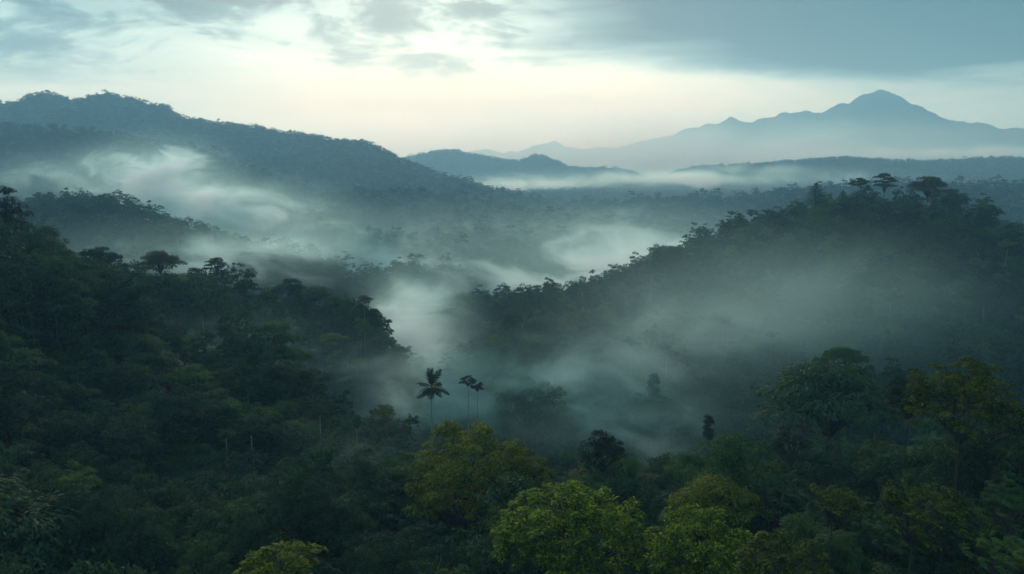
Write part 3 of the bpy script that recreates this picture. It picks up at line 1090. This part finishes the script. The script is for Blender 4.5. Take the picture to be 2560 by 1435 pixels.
# misty mounds
lm('palm', 'dark', 443, 580, 52, 478, 'small palm on the misty mound behind the left ridge', 'the palm on the misty mound', upright=0.55, n=13)
lm('small', 'dark', 663, 591, 22, 480, 'tiny parasol tree with a bare stem on the misty mound', 'the parasol tree on the misty mound', var=1, trunk_r=0.25)
lm('small', 'dark', 648, 612, 22, 478, 'tiny round tree left of the parasol tree on the misty mound', None, var=0)
lm('small', 'dark', 611, 590, 32, 480, 'ragged small tree on the misty mound, second left of its parasol tree', None, var=0)
lm('small', 'dark', 577, 592, 26, 482, 'faint flat tree on the misty mound, third left of its parasol tree', None, var=1)
lm('small', 'dark', 714, 603, 34, 480, 'low spreading tree on the misty mound right of its parasol tree', None, var=1)
lm('layered', 'dark', 800, 536, 22, 900, 'tiny tree on the small hill in the middle of the valley', 'the tree on the small valley hill', var=1)
lm('umbrella', 'dark', 250, 484, 62, 598, 'flat umbrella tree on the shaded mound below the left mountain', 'the umbrella tree on the shaded mound', var=3)
lm('small', 'dark', 105, 482, 62, 600, 'airy round tree on the shaded mound, left of its umbrella tree', None, var=0)
lm('broad', 'dark', 190, 488, 56, 600, 'solid dark crown in the middle of the shaded mound', None, var=1)
lm('umbrella', 'dark', 350, 542, 60, 575, 'drooping tree at the right end of the shaded mound', None, var=0)

# thin pale trunks: crown sits where the pale line begins, its foot goes down into the canopy
SL = [(505, 772, 833, 'on the left ridge under its dark crowns'), (533, 958, 994, 'below the pale leafless tree'), (614, 955, 1004, 'right of the pale leafless tree'),
      (812, 962, 1008, 'on the shaded left slope under the ridge tip'), (797, 1026, 1122, 'longest on the lower left slope'), (897, 1052, 1142, 'left of the dark dome tree'),
      (911, 1084, 1142, 'close beside the trunk left of the dark dome tree'), (567, 1080, 1122, 'above the broad layered crown'), (632, 1072, 1125, 'right of the broad layered crown'),
      (1403, 932, 1012, 'in the mist right of the pale green crown'), (1464, 903, 978, 'brightest in the mist patch of the valley'), (1578, 850, 958, 'tallest at the top of the mist patch'),
      (1618, 838, 884, 'above the mist patch, short and bright'), (1670, 862, 948, 'faint, right of the tallest one over the mist'), (1811, 792, 868, 'alone on the middle of the right slope'),
      (1925, 838, 918, 'on the right slope above the wide flat dark crown'), (2102, 862, 898, 'short, on the right slope above the wide flat dark crown'),
      (2228, 738, 792, 'high on the shaded right slope'), (2465, 758, 802, 'near the right edge on the shaded slope'), (2512, 608, 668, 'near the right edge under the hilltop'),
      (1563, 1056, 1122, 'right of the dark round headed tree')]
for i, (px, y0, y1, where) in enumerate(SL):
    d = hit(px, y1, 9.0) * 0.97
    x, y, z = at(px, y0 - 14, d)
    o = make_tree('small', ('dark', 'mid', 'dark')[i % 3], x, y, z, (34 + 8 * (i % 3)) / FPX * d * 1.05, var=i, bark=BARK_PALE, trunk_r=0.10,
                  label='thin white trunked tree ' + where, group='thin pale trunked trees')
    o['_w'] = 7
    FOOT.append((x, y, at(px, y1, d)[2], d))
    o.rotation_euler[0] = rng.normal() * 0.035
    o.rotation_euler[1] = rng.normal() * 0.035
    WIN.append((px - 18, px + 18, y0 - 30, y1, math.hypot(x, y)))
    LAND.append((o, None))

# ------------------------------------------------------------------ the forest between them: the largest as trees of their own
occ = [(o.location.x, o.location.y, 0.36 * o['_w']) for o, s in LAND]
cand = []


def scatter(d0, d1, n, rad):
    out = []
    grid = {}
    cell = 6.0
    for ox, oy, orr in occ:
        grid.setdefault((int(ox // cell), int(oy // cell)), []).append((ox, oy, orr))
    r = np.sqrt(rng.random(n) * (d1 * d1 - d0 * d0) + d0 * d0)
    a = (rng.random(n) - 0.5) * 2 * math.radians(37)
    X = r * np.sin(a)
    Y = r * np.cos(a)
    for x, y in zip(X, Y):
        q = rad * (0.66 + 0.95 * rng.random() ** 2)
        i0, j0 = int(x // cell), int(y // cell)
        ok = True
        for i in range(i0 - 2, i0 + 3):
            for j in range(j0 - 2, j0 + 3):
                for ox, oy, orr in grid.get((i, j), ()):
                    if (x - ox) ** 2 + (y - oy) ** 2 < ((q + orr) * 0.66) ** 2:
                        ok = False
                        break
                if not ok:
                    break
            if not ok:
                break
        if ok:
            grid.setdefault((i0, j0), []).append((x, y, q))
            out.append((x, y, q))
    return out


near = scatter(40, 480, 60000, 4.6)
NX = np.array([p[0] for p in near])
NY = np.array([p[1] for p in near])
NQ = np.array([p[2] for p in near])
NZ = height(NX, NY)
HT = 11 + 7 * rng.random(len(NX)) + NQ * 0.8
TOP = NZ + HT
vis = seen(NX, NY, TOP, 0.0)
pxs, pys = project(NX, NY, TOP - 3)
infr = (pxs > -60) & (pxs < 2620) & (pys > 380) & (pys < 1500)
# keep sight lines to the trees above open: no filler may rise over a landmark's base
NR_ = np.hypot(NX, NY)
KEEP = np.ones(len(NX), bool)
for wx0, wx1, wy0, wy1, wr in WIN:
    px_, py_ = project(NX, NY, TOP)
    hw = NQ * 1.25 / NR_ * FPX
    block = (NR_ < wr + 2) & (px_ + hw > wx0) & (px_ - hw < wx1) & (py_ < wy1)
    for i in np.nonzero(block)[0]:
        zn = at(px_[i], wy1, NY[i])[2]
        TOP[i] = min(TOP[i], zn)
HT = TOP - NZ
KEEP = HT > 3.0
NQ = np.where(HT < 8, np.maximum(NQ * HT / 8, 1.6), NQ)
app = np.where(KEEP & vis & infr, NQ / np.hypot(NX, NY), 0)
MAXIND = 218
order = np.argsort(-app)
ind = [i for i in order[:MAXIND] if app[i] > 0]
indset = set(ind)

LOOK = {('broad', 'dark'): 'dark round crowned tree', ('broad', 'mid'): 'green round crowned tree', ('umbrella', 'dark'): 'dark flat crowned tree',
        ('umbrella', 'mid'): 'green flat crowned tree', ('umbrella', 'brown'): 'brownish flat crowned tree', ('open', 'dark'): 'dark patchy crowned tree',
        ('open', 'mid'): 'green patchy crowned tree', ('broad', 'edge'): 'dark olive round crowned tree', ('layered', 'dark'): 'dark layered tree', ('layered', 'mid'): 'green layered tree',
        ('feather', 'dark'): 'dark feathery tree', ('feather', 'mid'): 'green feathery tree', ('feather', 'edge'): 'dark olive feathery tree', ('umbrella', 'edge'): 'dark olive flat crowned tree'}
REFS = [(o, s, project(*o['_top'])) for o, s in LAND if s]
fill = []
for i in ind:
    x, y, q = NX[i], NY[i], NQ[i]
    u = rng.random()
    v = rng.random()
    px, py = pxs[i], pys[i]
    if px > 1850 and py > 1080:
        kind = 'feather' if u < 0.45 else ('umbrella' if u < 0.7 else 'broad')
        tone = 'dark' if v < 0.5 else ('mid' if v < 0.8 else 'edge')
        if kind == 'broad' and tone == 'edge':
            tone = 'mid'
    elif px < 900:
        kind = 'umbrella' if u < 0.55 else ('broad' if u < 0.85 else 'open')
        tone = 'dark' if v < (0.62 if px > 450 else 0.85) else ('mid' if v < 0.93 else 'edge')
        if kind == 'open' and tone == 'edge':
            tone = 'dark'
    else:
        kind = 'umbrella' if u < 0.35 else ('broad' if u < 0.8 else 'open')
        tone = 'dark' if v < 0.45 else ('mid' if v < 0.88 else 'edge')
        if kind == 'open' and tone == 'edge':
            tone = 'mid'
    o = make_tree(kind, tone, float(x), float(y), float(TOP[i]), float(q * 2 * (1.5 if kind == 'umbrella' else 1.25)), var=int(rng.integers(0, 5)),
                  bark=BARK if rng.random() < 0.88 else BARK_GREY, zscale=float((1.0 if kind == 'umbrella' else 1.25) + 0.35 * rng.random()), group='trees of the forest canopy', rot=None if kind != 'feather' else rng.normal() * 0.3)
    cx, cyp = project(*o['_top'])
    best = min(REFS, key=lambda r: (r[2][0] - cx) ** 2 + (1.3 * (r[2][1] - cyp)) ** 2)
    ddx, ddy = cx - best[2][0], cyp - best[2][1]
    if abs(ddx) > abs(ddy):
        side = 'left of' if ddx < 0 else 'right of'
    else:
        side = 'above' if ddy < 0 else 'below'
    fill.append((LOOK[(kind, tone)], side, best[1], math.hypot(ddx, ddy), o))
ORD = ['nearest', 'second', 'third', 'fourth', 'fifth', 'sixth', 'seventh', 'eighth', 'ninth', 'tenth', 'eleventh', 'twelfth', 'thirteenth', 'fourteenth', 'fifteenth']
cnt = {}
for look, side, ref, dist, o in sorted(fill, key=lambda r: r[3]):
    k = (look, side, ref)
    c = cnt.get(k, 0)
    cnt[k] = c + 1
    o['label'] = '%s %s %s %s' % (ORD[min(c, len(ORD) - 1)], look, side, ref)
for o in COL.objects:
    for k in ('_top', '_w'):
        if k in o:
            del o[k]

# ------------------------------------------------------------------ the rest of the forest: one mass that nobody could count
PROTO = bpy.data.collections.new("forest_kinds")


def stuff_tree(name, crown, H, trunk_len, mat, bark):
    v, f = crown
    tv, tf = tube(np.array([[0, 0, -0.4 - trunk_len], [0.03, 0, -trunk_len * 0.5], [0, 0, 0.3]]), np.array([0.07, 0.05, 0.035]), 5)
    vv, fq = join([(v, f), (tv, tf)])
    me = bpy.data.meshes.new(name)
    fill_mesh(me, vv + np.array([0, 0, trunk_len]), fq)
    me.materials.append(mat)
    me.materials.append(bark)
    mi = np.zeros(len(fq), np.int32)
    mi[len(f):] = 1
    me.polygons.foreach_set('material_index', mi)
    o = bpy.data.objects.new(name, me)
    PROTO.objects.link(o)


TL = 1.6
stuff_tree('a0', crown_broad(60, 44, 0.045, H=1.2, lump=0.4)[0], 1.2, TL, LEAF['dark'], BARK)
stuff_tree('a1', crown_broad(54, 46, 0.045, H=1.0, lump=0.45)[0], 1.0, TL, LEAF['mid'], BARK)
stuff_tree('a2', crown_umbrella(10, 260, 0.05, H=0.7)[0], 0.7, TL, LEAF['dark'], BARK)
stuff_tree('a3', crown_umbrella(12, 220, 0.05, H=0.95)[0], 0.9, TL, LEAF['mid'], BARK)
stuff_tree('a4', crown_broad(44, 52, 0.046, H=1.4, lump=0.5)[0], 1.4, TL, LEAF['dark'], BARK)
stuff_tree('b0', crown_broad(22, 12, 0.15, H=1.2, lump=0.45)[0], 1.2, TL, LEAF['dark'], BARK)
stuff_tree('b1', crown_broad(20, 13, 0.15, H=0.9, lump=0.45)[0], 1.0, TL, LEAF['mid'], BARK)
stuff_tree('b2', crown_umbrella(8, 34, 0.13, H=0.8)[0], 0.8, TL, LEAF['dark'], BARK)
stuff_tree('b3', crown_broad(16, 14, 0.16, H=1.5, lump=0.5)[0], 1.5, TL, LEAF['dark'], BARK)

PX, PY, PZ, PS, PK, PH = [], [], [], [], [], []
for i in range(len(near)):
    if i in indset or not KEEP[i]:
        continue
    if not (pxs[i] > -500 and pxs[i] < 3060):
        continue
    q = NQ[i]
    PX.append(NX[i])
    PY.append(NY[i])
    PZ.append(TOP[i] - (TL + 1.1) * q * 1.3 * 1.4)
    PH.append(1.4)
    PS.append(q * 1.3)
    PK.append(int(rng.integers(0, 5)))


for hx, hy, hz, hd in FOOT:
    for k in range(3):
        q = 2.6 + 1.4 * rng.random()
        back = 1.0 - (3.5 + 2.5 * k) / hd
        PX.append(hx * back + (rng.random() - 0.5) * 2.0)
        PY.append(hy * back)
        PZ.append(hz - k * 1.6 - (TL + 1.05) * q * 1.3)
        PS.append(q)
        PK.append((0, 1, 4)[k])
        PH.append(1.3)
for hx, hy, hz, hw in HELP:
    for k in range(9):
        a = rng.random() * 6.28
        rr_ = hw * (0.35 + 0.5 * rng.random()) + 1.5
        x_, y_ = hx + rr_ * math.cos(a), hy + abs(rr_ * math.sin(a)) * 0.8 + (1.0 if k < 4 else -3.0)
        q = min(max(hw * (0.28 + 0.25 * rng.random()), 2.2), 5.5)
        top_ = hz - hw * (0.30 + 0.30 * rng.random()) - 0.6 - (0.0 if k < 4 else (2.5 if k < 6 else hw * 0.5 + 2.0))
        PX.append(x_)
        PY.append(y_)
        PZ.append(top_ - (TL + 1.1) * q * 1.5)
        PS.append(q)
        PK.append(int(rng.integers(0, 5)))
        PH.append(1.5)


def far_ring(d0, d1, spacing, cr, kinds, margin):
    area = math.radians(72) / 2 * (d1 * d1 - d0 * d0)
    n = int(area / spacing ** 2)
    r = np.sqrt(rng.random(n) * (d1 * d1 - d0 * d0) + d0 * d0)
    a = (rng.random(n) - 0.5) * math.radians(72)
    x = r * np.sin(a)
    y = r * np.cos(a)
    z = height(x, y)
    q = cr * (0.65 + 0.8 * rng.random(n) ** 2)
    emer = np.where(rng.random(n) < 0.10, (4 + 7 * rng.random(n)) * (0.5 if d0 > 1900 else 1.0), 0.0)
    top = z + (8 if d1 < 1000 else 0) + q * (0.9 + 0.6 * rng.random(n)) + emer
    v = seen(x, y, top, margin)
    px, py = project(x, y, top)
    v &= (px > -300) & (px < 2860)
    for i in np.nonzero(v)[0]:
        PX.append(x[i])
        PY.append(y[i])
        PZ.append(top[i] - (TL + 1.1) * q[i] * (1.35 if d1 < 1000 else 1.0))
        PH.append(1.35 if d1 < 1000 else 1.0)
        PS.append(q[i])
        PK.append(int(rng.integers(kinds[0], kinds[1])))


far_ring(478, 900, 8.5, 5.4, (0, 5), 0.006)
far_ring(900, 2000, 10.0, 5.6, (5, 9), 0.004)
far_ring(2000, 2900, 10.0, 4.8, (5, 7), 0.003)
far_ring(2900, 4100, 13.0, 5.6, (5, 7), 0.003)
# saplings and bushes filling the gaps on the near slopes
n = 26000
r = np.sqrt(rng.random(n) * (520 ** 2 - 35 ** 2) + 35 ** 2)
a = (rng.random(n) - 0.5) * math.radians(76)
ux, uy = r * np.sin(a), r * np.cos(a)
uz = height(ux, uy)
uo = np.ones(n)
for wx0, wx1, wy0, wy1, wr in WIN:
    px_, py_ = project(ux, uy, uz + 11)
    uo = np.where((np.hypot(ux, uy) < wr) & (px_ > wx0 - 30) & (px_ < wx1 + 30) & (py_ < wy1), 0.0, uo)
for i in range(n):
    if uo[i] == 0 and project(ux[i], uy[i], uz[i] + 5)[1] < 1435 and rng.random() < 0.6:
        continue
    q = 2.0 + 2.4 * rng.random()
    PX.append(ux[i])
    PY.append(uy[i])
    PZ.append(uz[i] + 1.0 + 8.0 * rng.random() * uo[i] - TL * q * 0.8)
    PH.append(1.0)
    PS.append(q)
    PK.append(int(rng.integers(0, 5)) if r[i] > 120 else (0, 1, 4)[int(rng.integers(0, 3))])
print('forest instances', len(PX), 'individual', len(LAND) + len(ind))

fme = bpy.data.meshes.new('forest')
np_ = len(PX)
fme.vertices.add(np_)
fme.vertices.foreach_set('co', np.stack([PX, PY, PZ], 1).astype(np.float32).ravel())
at_k = fme.attributes.new('kind_index', 'INT', 'POINT')
at_k.data.foreach_set('value', np.array(PK, np.int32))
at_s = fme.attributes.new('size', 'FLOAT', 'POINT')
at_s.data.foreach_set('value', np.array(PS, np.float32))
at_h = fme.attributes.new('tall', 'FLOAT', 'POINT')
at_h.data.foreach_set('value', np.array(PH, np.float32))
at_r = fme.attributes.new('turn', 'FLOAT', 'POINT')
at_r.data.foreach_set('value', (rng.random(np_) * 6.283).astype(np.float32))
forest = bpy.data.objects.new('forest', fme)
COL.objects.link(forest)
tag(forest, 'unbroken rainforest canopy covering the farther slopes, mounds and valley floor', kind='stuff')
ng = bpy.data.node_groups.new('forest_scatter', 'GeometryNodeTree')
ng.interface.new_socket('Geometry', in_out='INPUT', socket_type='NodeSocketGeometry')
ng.interface.new_socket('Geometry', in_out='OUTPUT', socket_type='NodeSocketGeometry')
g = NT(ng)
gi = g.n('NodeGroupInput')
go = g.n('NodeGroupOutput')
ci = g.n('GeometryNodeCollectionInfo', transform_space='ORIGINAL')
ci.inputs['Collection'].default_value = PROTO
ci.inputs['Separate Children'].default_value = True
ci.inputs['Reset Children'].default_value = True
iop = g.n('GeometryNodeInstanceOnPoints')
iop.inputs['Pick Instance'].default_value = True
g.link(gi.outputs[0], iop.inputs['Points'])
g.link(ci.outputs[0], iop.inputs['Instance'])


def attr(nm, typ):
    a = g.n('GeometryNodeInputNamedAttribute', data_type=typ)
    a.inputs['Name'].default_value = nm
    return a.outputs['Attribute']


g.link(attr('kind_index', 'INT'), iop.inputs['Instance Index'])
cb = g.n('ShaderNodeCombineXYZ')
g.link(attr('turn', 'FLOAT'), cb.inputs[2])
g.link(cb.outputs[0], iop.inputs['Rotation'])
cs = g.n('ShaderNodeCombineXYZ')
sa = attr('size', 'FLOAT')
for k in range(2):
    g.link(sa, cs.inputs[k])
mz = g.n('ShaderNodeMath', operation='MULTIPLY')
g.link(sa, mz.inputs[0])
g.link(attr('tall', 'FLOAT'), mz.inputs[1])
g.link(mz.outputs[0], cs.inputs[2])
g.link(cs.outputs[0], iop.inputs['Scale'])
g.link(iop.outputs[0], go.inputs[0])
md = forest.modifiers.new('scatter', 'NODES')
md.node_group = ng


# ------------------------------------------------------------------ mist banks lying in the valley
def mist_mat(name, dens, scale, lo, hi, soft=1.0, aniso=0.5, seed=0.0, stretch=(1, 1, 2.2), detail=7.0, step=1.0, color=(0.58, 0.93, 0.91), base=0.06):
    m, t = new_mat(name)
    co = t.n('ShaderNodeTexCoord')
    ln = t.n('ShaderNodeVectorMath', operation='LENGTH')
    t.link(co.outputs['Object'], ln.inputs[0])
    geo = t.n('ShaderNodeNewGeometry')
    mp = t.n('ShaderNodeMapping')
    mp.inputs['Location'].default_value = (seed, seed * 0.7, seed * 1.3)
    mp.inputs['Scale'].default_value = stretch
    t.link(geo.outputs['Position'], mp.inputs['Vector'])
    nz = t.noise(mp.outputs[0], 1.0 / scale, detail, 0.62, 0.9)
    fall = t.smooth(ln.outputs['Value'], 1.0, 1.0 - soft)
    # the bank frays: its edge is eaten by the noise, its heart stays
    x = t.math('ADD', nz, t.math('MULTIPLY', t.math('SUBTRACT', fall, 1.0), 0.22))
    nn = t.smooth(x, lo, hi, base, 1.0)
    den = t.math('MULTIPLY', t.math('MULTIPLY', nn, fall), dens)
    pv = t.n('ShaderNodeVolumePrincipled')
    pv.inputs['Color'].default_value = (*color, 1)
    pv.inputs['Absorption Color'].default_value = (0.73, 0.73, 0.73, 1)
    pv.inputs['Anisotropy'].default_value = aniso
    t.link(den, pv.inputs['Density'])
    out = t.n('ShaderNodeOutputMaterial')
    t.link(pv.outputs[0], out.inputs['Volume'])
    m.cycles.volume_step_rate = step
    m.cycles.homogeneous_volume = False
    return m


def unit_ball(seg=20, rings=12):
    v = [(0, 0, 1.0)]
    for i in range(1, rings):
        ph = math.pi * i / rings
        for j in range(seg):
            th = 2 * math.pi * j / seg
            v.append((math.sin(ph) * math.cos(th), math.sin(ph) * math.sin(th), math.cos(ph)))
    v.append((0, 0, -1.0))
    f3 = []
    for j in range(seg):
        k = (j + 1) % seg
        f3.append((0, 1 + j, 1 + k))
    for i in range(rings - 2):
        for j in range(seg):
            k = (j + 1) % seg
            a, b = 1 + i * seg + j, 1 + i * seg + k
            f3.append((a, a + seg, b + seg))
            f3.append((a, b + seg, b))
    last = len(v) - 1
    o = 1 + (rings - 2) * seg
    for j in range(seg):
        k = (j + 1) % seg
        f3.append((last, o + k, o + j))
    return np.array(v), np.array(f3)


BALL = unit_ball()


def mist(px, py, d, rx, ry, rz, label, dens, scale, lo=0.38, hi=0.60, tilt=0.0, roll=0.0, **kw):
    x, y, z = at(px, py, d)
    dens *= 3.2
    lo, hi = (lo + 0.07, hi + 0.06) if kw.get('base', 0) < 0.15 else (lo, hi)
    m = mist_mat('mist_%d' % len(bpy.data.materials), dens, scale, lo, hi, seed=float(rng.random() * 90), **kw)
    o = mesh_obj('mist', *BALL, m)
    o.location = (x, y, z)
    o.scale = (rx, ry, rz)
    o.rotation_euler = (0, roll, tilt)
    tag(o, label, kind='stuff')
    return o


# px, py, depth, half sizes in metres
mist(385, 450, 900, 120, 110, 62, 'thick white mist plume rising below the left mountain', 0.028, 52, 0.33, 0.55, tilt=-0.25, step=0.6)
mist(170, 440, 950, 150, 110, 44, 'thin upper wisp of mist above the shaded mound', 0.010, 60, 0.38, 0.58, step=0.7)
mist(520, 520, 820, 190, 130, 46, 'mist drifting right from the plume into the valley', 0.020, 64, 0.36, 0.56, tilt=-0.3, step=0.7)
mist(700, 590, 720, 190, 130, 40, 'pale mist between the small valley hill and the misty mound', 0.008, 60, 0.36, 0.58, step=0.7)
mist(520, 640, 410, 140, 56, 26, 'mist trough between the misty mound and the left ridge', 0.018, 40, 0.34, 0.58, step=0.7)
mist(860, 665, 700, 170, 70, 36, 'pale mist lying behind the dark mound in the valley', 0.015, 50, 0.32, 0.56, step=0.7)
mist(1040, 812, 385, 40, 110, 34, 'bright mist tongue in the gap between the near ridges', 0.022, 34, 0.29, 0.56, tilt=0.2, step=0.6)
mist(1440, 675, 540, 150, 80, 44, 'bright mist behind the right ridge', 0.024, 50, 0.32, 0.56, tilt=-0.2, step=0.7)
mist(1640, 605, 640, 150, 90, 50, 'mist drifting up behind the right ridge', 0.011, 60, 0.34, 0.58, step=0.7)
mist(1960, 800, 320, 110, 46, 46, 'thin mist veil across the shaded right slope', 0.0050, 44, 0.26, 0.66, step=0.7, base=0.5)
mist(1700, 890, 262, 84, 38, 32, 'thin mist climbing the right slope', 0.0075, 34, 0.28, 0.62, step=0.7)
mist(1480, 990, 228, 60, 32, 22, 'mist patch on the lower right slope among pale trunks', 0.026, 26, 0.30, 0.58, step=0.7)
mist(1090, 985, 226, 50, 30, 24, 'low mist behind the lone palm', 0.018, 24, 0.30, 0.54, step=0.7)
mist(850, 1170, 135, 34, 16, 9, 'faint mist over the gap left of the bushy olive tree', 0.014, 18, 0.36, 0.60, step=0.7)
mist(1600, 1075, 172, 46, 22, 9, 'low mist behind the dark round headed tree', 0.012, 20, 0.30, 0.56, step=0.7)
mist(600, 870, 205, 40, 22, 14, 'faint mist between crowns on the left slope', 0.012, 20, 0.36, 0.60, step=0.7)
mist(560, 1215, 122, 20, 12, 6, 'small bluish mist wisp on the lower left slope', 0.014, 12, 0.36, 0.60, step=0.7)
mist(1750, 447, 2300, 800, 300, 46, 'fog filling the lowland beyond the centre hills', 0.006, 200, 0.30, 0.54, step=0.6)
mist(1300, 462, 2800, 420, 250, 44, 'white fog bank along the foot of the centre hills', 0.008, 150, 0.30, 0.52, step=0.6)
mist(2300, 385, 4200, 1500, 500, 70, 'low cloud bank behind the wooded plateau', 0.004, 300, 0.32, 0.54, step=0.6)
mist(1700, 395, 5000, 3400, 700, 330, 'pale fog on the plain before the volcano', 0.0012, 600, 0.15, 0.50, step=0.6, base=0.3)
mist(1900, 425, 2750, 520, 160, 40, 'thin fog veiling the near edge of the wooded plateau', 0.0018, 160, 0.26, 0.56, step=0.6)
mist(1200, 590, 1050, 420, 420, 60, 'thin ground mist over the wooded valley floor', 0.0007, 120, 0.36, 0.60, step=0.7, base=0.35)

# ------------------------------------------------------------------ haze: even air over the whole scene
HZ, t = new_mat('haze_air')
pv = t.n('ShaderNodeVolumePrincipled')
pv.inputs['Color'].default_value = (0.34, 0.70, 1.0, 1)
pv.inputs['Absorption Color'].default_value = (1, 1, 1, 1)
pv.inputs['Density'].default_value = 2.1e-4
pv.inputs['Anisotropy'].default_value = 0.35
out = t.n('ShaderNodeOutputMaterial')
t.link(pv.outputs[0], out.inputs['Volume'])
HZ.cycles.homogeneous_volume = True
x0, x1, y0, y1, z0, z1 = -9500, 9500, -1200, 8800, GMIN - 1.0, GMAX + 40.0
hv = [(x, y, z) for z in (z0, z1) for y in (y0, y1) for x in (x0, x1)]
hf = [(0, 2, 3, 1), (4, 5, 7, 6), (0, 1, 5, 4), (2, 6, 7, 3), (0, 4, 6, 2), (1, 3, 7, 5)]
haze = mesh_obj('haze', hv, hf, HZ)
tag(haze, 'bluish morning haze filling the air over the valley', kind='stuff')
